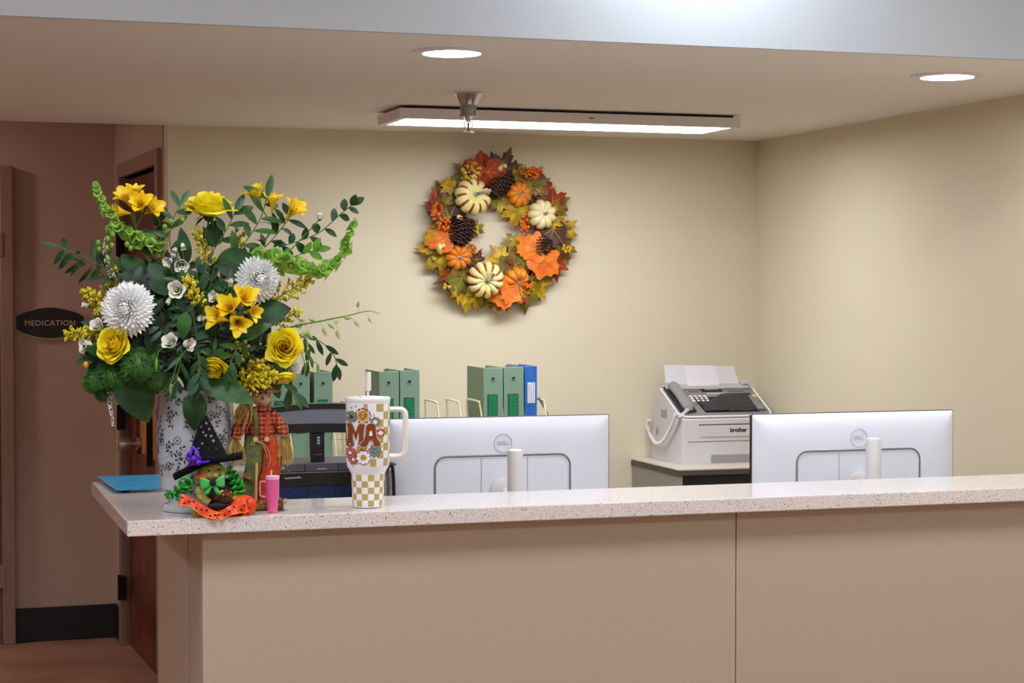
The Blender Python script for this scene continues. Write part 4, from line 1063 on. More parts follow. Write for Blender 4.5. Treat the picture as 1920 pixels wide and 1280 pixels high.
# head
hd = MB().ell(W(397, 886, -.006), (.030, .024, .024), 0, nu=24, nv=16, fn=lambda a, p: 1+.03*math.sin(9*a+5*p)).ell(W(414, 886, -.020), (.010, .010, .012), 0)
hd.ell(W(404, 892, -.030), (.006, .009, .006), 0)
hdo = hd.build('head', m_skin, wi, world=True)
MB().ell(W(379, 894, -.018), (.016, .011, .008), 0).build('cheek', m_ogl, hdo, world=True)
ey = MB()
for u, v in ((392, 882), (410, 880)): ey.ell(W(u, v, -.028), (.0022, .0018, .0022), 0)
ey.build('eyes', m_bfab, hdo, world=True)
rib3 = catmull([W(388, 897, -.027), W(398, 900, -.029), W(408, 898, -.029)], 4); MB().tube(rib3, .0008, 5).build('mouth', m_dot, hdo, world=True)
# hat
tipp, bl, br_, = W(383, 775, .012), W(352, 862, -.004), W(428, 856, -.004)
hc = (bl+br_)/2; ax = (tipp-hc); hl = ax.length; hr = (br_-bl).length/2
MHt = TR(hc, ax, (0, -1, 0))
def hrf(a, t): return 1+.04*math.sin(3*a+6*t)
ht = MB().lathe([(hr*1.0, -.004), (hr*.86, hl*.16), (hr*.62, hl*.42), (hr*.38, hl*.68), (hr*.14, hl*.92), (.0012, hl)], 28, 0, MHt, hrf)
for (u, v, s_) in ((387, 793, 3.2), (392, 804, 3), (381, 810, 2.6), (386, 816, 3.2), (396, 817, 3.6), (400, 826, 3.8), (379, 831, 3), (372, 840, 2.6), (390, 842, 3), (405, 842, 2.8), (398, 850, 2.6), (377, 800, 2), (366, 848, 2.4)):
    vt = (v-775)/(860-775); yy = hc.y-hr*(.25+.75*vt)*.78-.001-wy
    c = W(u, v, yy-.002)
    ht.add([c]+[c+(RT*math.cos(PI/2+PI*i/5)+ZU*math.sin(PI/2+PI*i/5))*KW*s_*(1 if i % 2 == 0 else .42) for i in range(10)], [(0, 1+i, 1+(i+1) % 10) for i in range(10)], 1)
hto = ht.build('hat', [m_hat, m_star], wi, world=True, smooth=50)
def brim(i, j):
    a = 2*PI*i; k = j; cx = W(390, 866, -.008)
    rx, ry = .0735, .040
    droop = -.020*max(0, -math.cos(a))**1.2*k-.004*k*k+.008*max(0, math.cos(a))*k
    p = cx+RT*(rx*k*math.cos(a))+Vector((0, 1, 0))*(-ry*k*math.sin(a)*(.9 if math.sin(a) > 0 else .45))+ZU*(droop+.009*math.cos(a)*k+.010*k*max(0, math.sin(a))+.002*math.sin(5*a)*k)
    return p
bm_ = MB().grid(40, 8, brim); bm_.build('hat_brim', m_hat, wi, world=True, smooth=80, solid=.012)
pb_ = MB()
for s_ in (-1, 1):
    c0 = W(362, 860, -.038)
    pb_.grid(8, 5, lambda i, j: c0+RT*(s_*KW*(2+i*(13 if s_ > 0 else 10)))+ZU*KW*((j-.5)*(6+16*math.sin(PI*min(1, i*.9+.1)))+ (5*i if s_ < 0 else -i*2))+Vector((0, -1, 0))*(.006*math.sin(PI*i)+.003*math.sin(9*j)))
pb_.tube([W(357, 850, -.035), W(362, 838, -.030), W(371, 848, -.034), W(364, 858, -.036)], [.003, .004, .004, .003], 8)
pb_.ell(W(363, 860, -.043), (.006, .005, .006), 0)
pb_.build('purple_bow', m_pur, hto, world=True, smooth=60, solid=.0015)
MB().tube(catmull([W(352, 872, -.026), W(372, 868, -.040), W(396, 863, -.042), (W(415, 857, -.036)), W(430, 853, -.020)], 5), [.0028]*21, 6, flat=.5).build('hat_band', m_pur, hto, world=True)
# green curls
def curl(P, r, turns, rt, name='hair'):
    cl = catmull(P, 26); out = []; n = len(cl)
    for i, q in enumerate(cl):
        t = (cl[min(i+1, n-1)]-cl[max(i-1, 0)]).normalized(); a = Vector((0, 1, 0)); a = (a-t*a.dot(t)).normalized(); b = t.cross(a)
        ph = 2*PI*turns*i/n; k = r*(.6+.4*math.sin(PI*i/n))
        out.append(q+(a*math.cos(ph)+b*math.sin(ph))*k)
    return MB().tube(out, rt, 7)
hair = MB()
HP = (([W(430, 876, -.015), W(441, 895, -.018), W(450, 915, -.016), W(449, 932, -.012)], .0075, 6, .0032), ([W(437, 884, -.010), W(449, 904, -.008), W(456, 924, -.008)], .0065, 5, .003), ([W(425, 880, -.018), W(435, 902, -.020), W(440, 925, -.018)], .006, 5, .0026),
    ([W(370, 893, -.01), W(350, 905, -.014), W(330, 918, -.012), W(316, 934, -.010)], .0075, 6, .003), ([W(362, 902, -.012), W(345, 920, -.014), W(335, 938, -.01)], .0075, 5, .003), ([W(350, 912, -.005), W(328, 926, -.006), W(310, 930, -.006)], .007, 5, .0028))
for (P, r, tn, rt) in HP[:3]: h_ = curl(P, r, tn, rt); hair.add(h_.v, h_.f)
hair.build('hair', m_grn, wi, world=True, smooth=60); hair = MB()
for (P, r, tn, rt) in HP[3:]: h_ = curl(P, r, tn, rt); hair.add(h_.v, h_.f)
ring = [W(348, 905, -.028)+(RT*math.cos(2*PI*i/24)*.0135+ZU*math.sin(2*PI*i/24)*.010) for i in range(24)]
hair.tube(ring, .0028, 8, closed=True)
hair.build('hair', m_grn, wi, world=True, smooth=60)
# arms and hands
MB().tube(catmull([W(385, 905, .0), W(374, 918, -.008), W(378, 932, -.016), W(392, 943, -.022)], 5), [.010]*8+[.009]*8, 10).build('arm', m_skin, wi, world=True)
MB().tube(catmull([W(437, 912, .0), W(441, 925, -.010), W(436, 938, -.018)], 5), .008, 10).build('arm', m_skin, wi, world=True)
MB().tube([W(368, 896, -.02), W(380, 907, -.022)], .0035, 8).build('orange_straw', m_org, wi, world=True)
# bow
gb = MB()
for s_ in (-1, 1):
    c0 = W(398, 906, -.038)
    gb.grid(7, 5, lambda i, j: c0+RT*(s_*KW*(1.5+21*i))+ZU*KW*((j-.5)*(5+17*math.sin(PI/2*min(1, i*1.1)))+(5*i if s_ > 0 else 0))+Vector((0, -1, 0))*(.006*math.sin(PI*i)))
    gb.grid(5, 3, lambda i, j: c0+RT*(s_*KW*(2+10*i+(j-.5)*(8+2*i)))+ZU*(-KW*(2+18*i))+Vector((0, -1, 0))*(.003))
gb.build('neck_bow', m_gbow, wi, world=True, smooth=60, solid=.0012)
MB().ell(W(399, 905, -.046), (.007, .006, .007), 0).build('bow_knot', m_bfab, wi, world=True)
# skirt: a ruffled strip hanging in a V, with dots
def skirt(P, w0, w1, seed, name, fr=.006, wv=7):
    cl = catmull(P, 10); n = len(cl); mb = MB()
    def g(i, j):
        k = i*(n-1); a = int(k); q = cl[a].lerp(cl[min(a+1, n-1)], k-a); wd = w0+(w1-w0)*i
        d = (cl[min(a+1, n-1)]-cl[max(a-1, 0)]).normalized(); s_ = Vector((0, -1, 0)).cross(d).normalized()
        if s_.z > 0: s_ = -s_
        return q+s_*wd*j*(1+.12*math.sin(wv*2*i+1))+Vector((0, -1, 0))*(fr*math.sin(wv*PI*i+seed)*j+.008*j)
    mb.grid(34, 8, g)
    return mb, g
for idx, (P, w0, w1, seed, wv) in enumerate((([W(341, 925, -.030), W(362, 934, -.036), W(388, 950, -.040), W(410, 960, -.040)], .022, .016, 0, 5), ([W(404, 962, -.038), W(424, 952, -.040), W(446, 938, -.034), W(466, 932, -.026), W(478, 938, -.020)], .012, .038, 1, 7))):
    mb, g = skirt(P, w0, w1, seed, 'skirt_ruffle', .005, wv)
    edge = [g(i/60, 1.0) for i in range(61)]; mb.tube(edge, .0011, 5, mi=2); mb.tube([g(i/60, .35)+Vector((0, -.0012, 0)) for i in range(61)], .0006, 4, mi=2)
    rr = random.Random(idx+4)
    for k in range(9):
        i, j = (k+.6)/9.5, (.3, .72, .5)[k % 3]; c = g(i, j)+Vector((0, -.0022, 0))
        mb.ell(c, (.0026, .0008, .0022), 1, nu=8, nv=5)
    mb.build('skirt_ruffle', [m_org, m_dot, mat('orange_piping', (255, 150, 50), .4)], wi, world=True, smooth=80)
MB().ell(W(455, 948, -.014), (.031, .018, .024), 0, nu=18, nv=10).ell(W(430, 958, -.018), (.028, .014, .012), 0, nu=18, nv=10).build('skirt', m_org, wi, world=True)
MB().ell(W(372, 962, -.012), (.016, .018, .0115), 0).build('foot', m_skin, wi, world=True)
MB().ell(W(408, 948, -.030), (.022, .010, .007), 0).ell(W(420, 940, -.028), (.016, .008, .007), 0).build('lap', m_bfab, wi, world=True)

# ---------------- scarecrow
sy = 4.045
scw = thing('scarecrow', 'small straw scarecrow in red plaid shirt and green and orange overalls beside the vase', 'figurine', (at(492, 950, y=sy).x, sy, Z0))
def S(u, v, dy=0.0): return at(u, v, y=sy+dy)
m_pl = plaid(); m_burl = mat('burlap_face', (222, 196, 150), .9, c2=(206, 176, 130), scale=120, bump=.2); m_strw = mat('straw', (206, 172, 98), .8, c2=(168, 130, 62), scale=60)
m_olv = mat('olive_felt', (104, 112, 62), .95, c2=(84, 92, 50), scale=60); m_rus = mat('rust_corduroy', (186, 70, 18), .9, c2=(160, 52, 12), scale=90); m_btn = mat('tan_button', (200, 172, 122), .5)
m_twn = mat('twine', (190, 158, 110), .8)
tor = MB().tube(catmull([S(490, 767), S(489, 780), S(488, 805), S(487, 830)], 5), [.020]*5+[.030]*5+[.034]*5+[.030], 18, flat=.62)
tor.build('shirt', m_pl, scw, world=True, smooth=70)
MB().lathe([(.014, 0), (.020, .004), (.022, .010), (.014, .012)], 20, 0, TR(S(490, 772)), rf=lambda a, t: 1+.15*math.sin(7*a)).build('collar', m_pl, scw, world=True)
for P in (([S(472, 776), S(457, 790, -.006), S(446, 808, -.012), S(441, 821, -.014)]), ([S(508, 776), S(522, 792, -.004), S(530, 806, -.008), S(531, 818, -.010)])):
    c_ = catmull(P, 5); MB().tube(c_, [.013]*6+[.014]*5+[.012]*(len(c_)-12)+[.014], 12).build('sleeve', m_pl, scw, world=True, smooth=70)
def tuft(P0, P1, n, spread, seed, name, r=.0009):
    rr = random.Random(seed); mb = MB(); d = P1-P0
    for i in range(n):
        o = Vector((rr.uniform(-1, 1), rr.uniform(-.7, .7), rr.uniform(-.3, .3)))
        e = P0+d*rr.uniform(.6, 1.1)+o*spread; m_ = P0.lerp(e, .5)+o*spread*.35
        mb.tube([P0+o*.004, m_, e], [r, r, r*.6], 4, cap=False)
    return mb.build(name, m_strw, scw, world=True, smooth=0)
tuft(S(441, 821, -.014), S(446, 868, -.016), 70, .020, 1, 'straw_hand'); tuft(S(531, 818, -.010), S(535, 868, -.012), 90, .018, 2, 'straw_hand')
tuft(S(470, 752), S(445, 815, -.02), 34, .020, 3, 'straw_hair'); tuft(S(462, 745, .0), S(452, 800, -.02), 26, .022, 4, 'straw_hair')
MB().tube([S(520, 802, -.02), S(537, 797, -.022), S(534, 812, -.02)], .0011, 5).tube([S(524, 822, -.02), S(540, 830, -.02), S(546, 812, -.02)], .0007, 4).build('loose_straw', m_strw, scw, world=True)
# head
hb = MB().ell(S(490, 742, -.002), (.022, .018, .0235), 0, nu=24, nv=16)
hso = hb.build('head', m_burl, scw, world=True)
fp = lambda u, v: S(u, v, -.002-.018*math.sqrt(max(0.05, 1-((u-490)/19.5)**2-((v-742)/20.5)**2))-.0006)
E = MB()
for u in (488, 498): E.ell(fp(u, 736), (.0028, .0012, .0034), 0, nu=12, nv=8)
E.build('eyes', m_hole, hso, world=True)
c1, c2, c3 = fp(489, 748), fp(495, 748), fp(492, 741)
MB().add([c1, c2, c3, c1+Vector((0, -.002, 0)), c2+Vector((0, -.002, 0)), c3+Vector((0, -.002, 0))], [(3, 4, 5), (0, 1, 4, 3), (1, 2, 5, 4), (2, 0, 3, 5)]).build('nose', mat('nose_maroon', (110, 30, 24), .7), hso, world=True, smooth=0)
MB().tube(catmull([fp(485, 754), fp(491, 757), fp(497, 755), fp(502, 749)], 4), .0007, 5).tube([fp(500, 747), fp(504, 751)], .0006, 4).build('mouth', m_hole, hso, world=True)
for u in (504, 477): MB().ell(fp(min(u, 503), 744)+Vector((0, .0004, 0)), (.004, .0015, .004), 0, nu=12, nv=6).build('cheek', mat('blush_orange', (222, 130, 70), .9), hso, world=True)
hat = MB().lathe([(.042, -.002), (.040, .001), (.026, .003), (.024, .006), (.022, .020), (.016, .030), (.001, .034)], 28, 0, TR(S(492, 728, -.004), (.08, -.12, 1)), rf=lambda a, t: 1+.05*math.sin(11*a)*(1-t))
hat.build('straw_hat', mat('dark_straw_hat', (120, 78, 40), .85, c2=(90, 54, 30), scale=60), scw, world=True)
# overalls
lg = catmull([S(474, 826, -.006), S(466, 850, -.016), S(468, 872, -.024), S(478, 884, -.022), S(466, 905, -.012), S(466, 935, -.008)], 5)
MB().tube([S(478, 822, -.004), S(474, 845, -.012), S(476, 872, -.016), S(468, 900, -.012), S(466, 935, -.008)], [.022, .021, .018, .016, .017], 16, flat=.8).build('trouser_leg', m_olv, scw, world=True, smooth=70)['label'] = 'olive green trouser leg'
MB().tube(catmull([S(500, 822, -.004), S(508, 850, -.010), S(505, 880, -.012), S(497, 905, -.010), S(498, 938, -.006)], 4), [.021]*4+[.019]*5+[.017]*8, 16, flat=.8).build('trouser_leg', m_rus, scw, world=True, smooth=70)['label'] = 'rust orange trouser leg'
MB().tube(catmull([S(518, 833, -.002), S(520, 855, .002), S(514, 890, .002), S(508, 936, .002)], 4), [.009]*4+[.013]*5+[.012]*4, 12).build('trouser_leg', m_rus, scw, world=True, smooth=70)
def strap(P, m_): MB().tube(catmull(P, 4), .0045, 8, flat=.45).build('strap', m_, scw, world=True)
strap([S(478, 768, -.020), S(480, 790, -.025), S(480, 812, -.026), S(480, 828, -.026)], m_olv); strap([S(503, 772, -.018), S(501, 795, -.022), S(500, 826, -.026)], m_rus)
for u, v in ((479, 823), (500, 823)):
    MB().lathe([(.0055, 0), (.0058, .0015), (.005, .0025), (.003, .0018), (.001, .0018)], 16, 0, TR(S(u, v, -.029), (0, -1, 0))).build('button', m_btn, scw, world=True)
MB().tube(catmull([S(472, 829, -.028), S(480, 827, -.031), S(492, 830, -.030), S(502, 842, -.030), S(507, 860, -.030), S(503, 876, -.030)], 5), .0008, 5).tube(catmull([S(480, 827, -.031), S(492, 832, -.031), S(498, 845, -.031), S(502, 858, -.030)], 4), .0008, 5).tube([S(472, 829, -.03), S(470, 833, -.031), S(476, 834, -.031), S(478, 829, -.03)], .0008, 5).build('twine_bow', m_twn, scw, world=True)
MB().box((0, 0, 0), (.016, .003, .016), 0, TR(S(463, 896, -.028), (.1, -1, .2), (0.6, 0, 1))).build('knee_patch', m_pl, scw, world=True)
tuft(S(455, 758, -.02), S(450, 790, -.03), 24, .016, 8, 'straw_bundle')
# broom stick and straw bale
MB().tube([S(481, 868, -.030), S(480, 938, -.028)], .0030, 8).build('stick', mat('light_wood', (214, 170, 98), .6), scw, world=True)
bc = S(488, 944, .0); bl_ = MB().box((bc.x-.005, bc.y, Z0+.0125), (.105, .050, .022))
bl_.build('straw_bale', mat('bale_straw', (150, 108, 54), .9, c2=(96, 62, 34), scale=120, bump=.6, bscale=200), scw, world=True, bevel=.004)
bs = MB(); rr = random.Random(9)
for i in range(130):
    q = Vector((bc.x-.005+rr.uniform(-.053, .055), bc.y-.025+rr.uniform(-.004, .050), Z0+rr.uniform(.003, .026))); e = Vector((rr.uniform(-1, 1), rr.uniform(-.3, .1), rr.uniform(-.25, .4)))*rr.uniform(.008, .022)
    e.z = max(e.z, Z0+.001-q.z); bs.tube([q, q+e*.5+Vector((0, 0, .001)), q+e], .0007, 4, cap=False)
bs.build('bale_wisps', m_strw, scw, world=True, smooth=0)
MB().box((bc.x-.005, bc.y, Z0+.0008), (.108, .053, .0014)).build('base', mat('base_brown', (104, 66, 40), .7), scw, world=True)
# ------------------------------------------------------------------ the bouquet
VY = vc.y
HEART = Vector((vc.x, VY, Z0+zv(728)+.02))      # where the stems meet in the vase mouth
def G(u, v, dy=0.0): return at(u, v, y=VY+dy)
KG = (HEART-EYE).length/FPX
m_stem = mat('stem_green', (74, 108, 46), .6); m_dkg = mat('leaf_dark_green', (44, 84, 36), .5, spec=.3, c2=(26, 56, 28), scale=30, trans=.15)
m_mdg = mat('leaf_mid_green', (58, 104, 40), .45, c2=(40, 80, 32), scale=30, trans=.2); m_brg = mat('leaf_bright_green', (110, 168, 44), .45, c2=(80, 140, 36), scale=40, trans=.3)
m_blg = mat('leaf_blue_green', (54, 92, 62), .55, spec=.3, c2=(44, 76, 54), scale=30, trans=.15)
m_fil = mat('leaf_shaded_green', (24, 48, 22), .5, c2=(14, 32, 16), scale=30)  # near-black green puts the shade inside the bouquet into the leaf colour
m_ros1 = mat('rose_yellow', (255, 244, 56), .5, c2=(254, 234, 40), scale=34, trans=.2); m_ros2 = mat('rose_heart_shade', (250, 204, 24), .55, c2=(236, 170, 16), scale=40, trans=.12)
m_mum = mat('mum_white', (255, 255, 254), .5, c2=(250, 250, 248), scale=40, trans=.1); m_mumc = mat('mum_center', (176, 190, 70), .6)
m_alst = mat('alstro_yellow', (255, 232, 36), .45, c2=(252, 206, 20), scale=60, trans=.25); m_alsd = mat('alstro_streak', (150, 66, 16), .5)
m_lis = mat('lisianthus_cream', (252, 250, 244), .5, c2=(238, 238, 222), scale=30, trans=.15); m_lisg = mat('bud_pale_green', (176, 192, 120), .5, trans=.2)
m_gold = mat('goldenrod_yellow', (240, 222, 30), .6, c2=(176, 160, 18), scale=70); m_bell = mat('bell_green', (166, 206, 84), .4, c2=(120, 176, 56), scale=40, trans=.35)
m_fuz = mat('fuzzy_green', (66, 118, 38), .7, c2=(40, 82, 26), scale=50); m_ver = mat('veronica_white', (220, 222, 210), .6); m_ber = mat('green_berry', (110, 150, 40), .35, coat=.3)
m_orb = mat('orange_berry', (232, 140, 20), .4)
def stem_pts(P, bow=.02, n=6):
    P = Vector(P); d = P-HEART; k = HEART+Vector((0, .0, -.10))
    mid = HEART+d*.5+Vector((0, 0, bow))
    return catmull([Vector((vc.x+(P.x-vc.x)*.06, VY+(P.y-VY)*.06, Z0+.09)), HEART+Vector((d.x*.10, d.y*.1, -.01)), mid, P], n)
def add_stem(root, P, r=.0016, bow=.02, m=None):
    return MB().tube(stem_pts(P, bow), r, 6).build('stem', m or m_stem, root, world=True)
def T(name, label, cat, P, group=None):
    return thing(name, label, cat, (P.x, P.y, P.z), 0, group)
def petal(mb, M, ang, L, Wd, r0, a0, a1, mi=0, tip=.12, cup=.25, nu=6, nv=5, roll=0.0):
    "petal in flower space (Z axis of the bloom): opens from angle a0 at the base to a1 at the lip"
    vs = []
    for i in range(nu+1):
        t = i/nu
        for j in range(nv):
            s = (j/(nv-1)-.5)*2
            te = t*(1-tip*abs(s)**1.7)
            k = 12; r = r0; z = 0
            for q in range(k):
                tt = te*(q+.5)/k; a = a0+(a1-a0)*tt*tt+roll*max(0, tt-.75)*4; r += L*te/k*math.sin(a); z += L*te/k*math.cos(a)
            w_ = Wd*(math.sin(PI*min(1, .12+.70*t))**.7)
            if r0 >= 0:
                phi = s*w_/max(r, w_*.55); rr = r*(1-cup*.0)+cup*w_*(s*s)*.0
                x, y = rr*math.cos(phi), rr*math.sin(phi)
            vs.append((x*math.cos(ang)-y*math.sin(ang), x*math.sin(ang)+y*math.cos(ang), z+cup*w_*s*s*math.sin(a)))
    fs = [(i*nv+j, i*nv+j+1, (i+1)*nv+j+1, (i+1)*nv+j) for i in range(nu) for j in range(nv-1)]
    mb.add(vs, fs, mi, M)
def rpetal(mb, M, ang, R, rk, h, w_, lip, mi, rr, nu=8, nv=7):
    "rose petal: swells out to radius rk, stands up to height h, and rolls its lip outward"
    vs = []; ph = rr.uniform(0, 6)
    for i in range(nu+1):
        t = i/nu
        for j in range(nv):
            s = (j/(nv-1)-.5)*2
            tt = t*(1-.17*abs(s)**1.4)+(.03*math.sin(3*s+ph) if t > .8 else 0)
            rad = .10+(rk-.10)*math.sin(min(1, tt*1.35)*PI/2)
            o = max(0, tt-.68)/.32
            rad += lip*o**1.8*(1-.35*abs(s))
            z = h*(tt**1.15)-lip*.42*o**2.4
            a = ang+s*w_*(.55+.45*math.sin(PI*min(.5, tt*.7)))
            rad += .045*s*min(1, rk/.3)
            vs.append((R*rad*math.cos(a), R*rad*math.sin(a), R*z))
    fs = [(i*nv+j, i*nv+j+1, (i+1)*nv+j+1, (i+1)*nv+j) for i in range(nu) for j in range(nv-1)]
    mb.add(vs, fs, [1 if i < nu-2 and (mi or i < 4) else 0 for i in range(nu) for j in range(nv-1)], M)  # deeper gold low on petals: heart colour plus painted shade between petals
def rose_mb(R, P, d, mats=2, openness=1.0, seed=0):
    rr = random.Random(seed); mb = MB(); M = TR(P, d); q = openness
    layers = [(2, .09, 1.13, 1.3, .03, 1), (3, .17, 1.12, 1.1, .05, 1), (3, .26, 1.10, 1.0, .06, 1), (3, .35, 1.07, 1.0, .08, 0), (4, .45, 1.02, .85, .10, 0), (4, .55, .95, .85, .14*q, 0), (4, .64, .87, .9, .18*q, 0), (5, .68, .82, .8, .24*q, 0), (5, .78, .62, .78, .34*q, 0)]
    ph = 0
    for li, (n, rk, h, w_, lip, mi) in enumerate(layers):
        ph += 1.1
        for k in range(n): rpetal(mb, M, ph+2*PI*k/n+rr.uniform(-.15, .15), R, rk*rr.uniform(.95, 1.05), h*rr.uniform(.94, 1.03)*.9, w_, lip*rr.uniform(.8, 1.2), mi, rr)
    # heart spiral
    sp_ = []
    for i in range(40): a = i*.42; k = R*(.012+.0016*i); sp_.append((k*math.cos(a), k*math.sin(a)))
    n = len(sp_); mb.add([(x, y, R*.1) for x, y in sp_]+[(x, y, R*(1.0-.0015*i)) for i, (x, y) in enumerate(sp_)], [(i, i+1, n+i+1, n+i) for i in range(n-1)], 1, M)
    return mb
def rose(u, v, dy, rpx, d, label, seed, openness=1.0, leaves=True):
    P = G(u, v, dy); R = rpx*KG; D_ = rfu(*d)
    t = T('rose', label, 'rose', P, None)
    B = P-D_*R*.42
    mb = rose_mb(R, B, D_, 2, openness, seed)
    mb.build('bloom', [m_ros1, m_ros2], t, world=True, smooth=60)
    c = MB(); M = TR(B, D_); c.ell((0, 0, -R*.02), (R*.24, R*.24, R*.22), 0, M)
    for k in range(5):
        a = 2*PI*k/5; q = M @ Vector((R*.16*math.cos(a), R*.16*math.sin(a), 0)); e = (M.to_3x3() @ Vector((math.cos(a), math.sin(a), -.35))); c.leaf(q, e, D_, R*.6, R*.18, 0, .5)
    c.build('calyx', m_mdg, t, world=True)
    add_stem(t, B-D_*R*.2, .0024)
rose(391, 386, .02, 45, (.05, .32, .95), 'wide open yellow rose seen from the side at the top of the bouquet', 1, 1.25)
rose(212, 646, -.09, 36, (-.35, .9, .25), 'yellow rose under the large white chrysanthemum at the left of the bouquet', 2, .9)
rose(533, 650, -.07, 37, (.12, .95, .15), 'large round yellow rose facing the viewer at the right of the bouquet', 3, .9)
rose(399, 688, -.11, 29, (.0, .65, -.75), 'yellow rose nodding down over the vase rim in the middle', 4, 1.0)
rose(536, 706, -.06, 21, (.1, .3, -.9), 'small drooping yellow rose above the scarecrow shoulder', 5, .6)
# chrysanthemums
def mum(u, v, dy, rpx, d, label, seed):
    P = G(u, v, dy); R = rpx*KG; D_ = rfu(*d); t = T('chrysanthemum', label, 'chrysanthemum', P); M = TR(P-D_*R*.35, D_); rr = random.Random(seed); mb = MB()
    n = 230
    for i in range(n):
        k = i/n; pol = .12+1.75*k**.75; a = i*2.39996
        L = R*(.62+.42*min(1, k*1.3))*rr.uniform(.92, 1.06)
        dv = Vector((math.sin(pol)*math.cos(a), math.sin(pol)*math.sin(a), math.cos(pol)))
        up = Vector((-math.cos(pol)*math.cos(a), -math.cos(pol)*math.sin(a), math.sin(pol)))
        b = dv*R*.16; s_ = dv.cross(up).normalized(); w_ = R*.070*rr.uniform(.8, 1.2)
        q1 = b+dv*L*.45-up*0; q2 = b+dv*L*.85+up*L*.05; q3 = b+dv*L+up*L*(.18*(1-k)+.06+rr.uniform(-.05, .08))
        vs = [b-s_*w_*.4, b+s_*w_*.4, q1-s_*w_+up*w_*.5, q1, q1+s_*w_+up*w_*.5, q2-s_*w_*1.15+up*w_*.8, q2, q2+s_*w_*1.15+up*w_*.8, q3]
        mb.add(vs, [(0, 3, 2), (0, 1, 3), (1, 4, 3), (2, 3, 6, 5), (3, 4, 7, 6), (5, 6, 8), (6, 7, 8)], 0, M)
    mb.build('bloom', m_mum, t, world=True, smooth=0)
    MB().ell((0, 0, R*.5), (R*.13, R*.13, R*.18), 0, M).build('bloom_center', m_mumc, t, world=True)
    MB().ell((0, 0, 0), (R*.35, R*.35, R*.2), 0, M).build('calyx', m_mdg, t, world=True)
    add_stem(t, P-D_*R*.45, .0022)
mum(234, 578, -.10, 43, (-.2, .95, .12), 'large white chrysanthemum facing the viewer at the left of the bouquet', 1)
mum(489, 524, -.05, 38, (.55, .75, -.05), 'white chrysanthemum turned to the right in the upper bouquet', 2)
# alstroemeria
def alstro(blooms, label, group=None, stem_to=None):
    u0 = sum(b[0] for b in blooms)/len(blooms); v0 = max(b[1] for b in blooms)+14
    J = G(u0, v0+14, blooms[0][2]+.02); t = T('alstroemeria', label, 'alstroemeria', J)
    for i, (u, v, dy, rpx, d) in enumerate(blooms):
        P = G(u, v, dy); R = rpx*KG*1.16; D_ = rfu(*d); B = P-D_*R*.9; M = TR(B, D_); mb = MB(); rr = random.Random(i+int(u))
        for k in range(3): petal(mb, M, 2*PI*k/3+.3+rr.uniform(-.1, .1), R*2.0, R*.72, R*.07, .22, 1.2, 0, .25, .25, 6, 5)
        for k in range(3): petal(mb, M, 2*PI*k/3+1.35+rr.uniform(-.1, .1), R*1.9, R*.50, R*.06, .16, .95, 0, .3, .35, 6, 5)
        for k in range(2):       # dark streaks on the inner petals
            for q in range(14):
                a = 2*PI*k/3+1.35+rr.uniform(-.20, .20); tt = rr.uniform(.35, .8); rad = R*(.12+1.0*tt*tt); mb.ell((rad*math.cos(a)*.9, rad*math.sin(a)*.9, R*(.12+1.5*tt)), (R*.030, R*.030, R*.07), 1, M, nu=5, nv=4)
        for k in range(5):
            a = 2*PI*k/5; mb.tube([(0, 0, R*.2), (R*.08*math.cos(a), R*.08*math.sin(a), R*.8), (R*.2*math.cos(a), R*.2*math.sin(a), R*1.25)], R*.022, 4, mi=1, M=M)
        mb.build('bloom', [m_alst, m_alsd], t, world=True, smooth=70)
        MB().tube(catmull([J, J.lerp(B, .6)+Vector((0, 0, -.004)), B], 4), .0012, 5).tube([B-D_*R*.02, B+D_*R*.25], [R*.07, R*.10], 7).build('bloom_stalk', m_stem, t, world=True)
    lf = MB(); rr = random.Random(int(u0))
    for k in range(4): a = rr.uniform(0, 6.3); lf.leaf(J.lerp(HEART, .12*k), Vector((math.cos(a), math.sin(a), .5)), ZU, .05, .011, 0, .6)
    lf.build('leaf', m_mdg, t, world=True)
    add_stem(t, J, .002)
alstro([(237, 372, -.01, 21, (-.35, .55, .75)), (264, 384, -.02, 22, (.05, .85, .5)), (284, 392, .0, 20, (.6, .5, .35)), (228, 398, -.02, 17, (-.8, .5, .1)), (252, 362, .02, 17, (.1, .3, .9))], 'cluster of golden alstroemeria at the upper left of the bouquet')
alstro([(482, 368, .0, 22, (-.35, .3, .9)), (511, 380, -.01, 19, (.1, .3, .95)), (549, 396, -.01, 22, (.6, .45, .6))], 'golden alstroemeria with striped throats at the upper right of the bouquet')
alstro([(432, 578, -.11, 23, (-.2, .85, .45)), (458, 562, -.10, 23, (.35, .7, .55)), (410, 596, -.12, 22, (-.6, .7, .2)), (446, 604, -.13, 21, (.3, .85, -.3)), (470, 585, -.10, 17, (.8, .5, 0))], 'cluster of deep yellow alstroemeria in the middle of the bouquet')
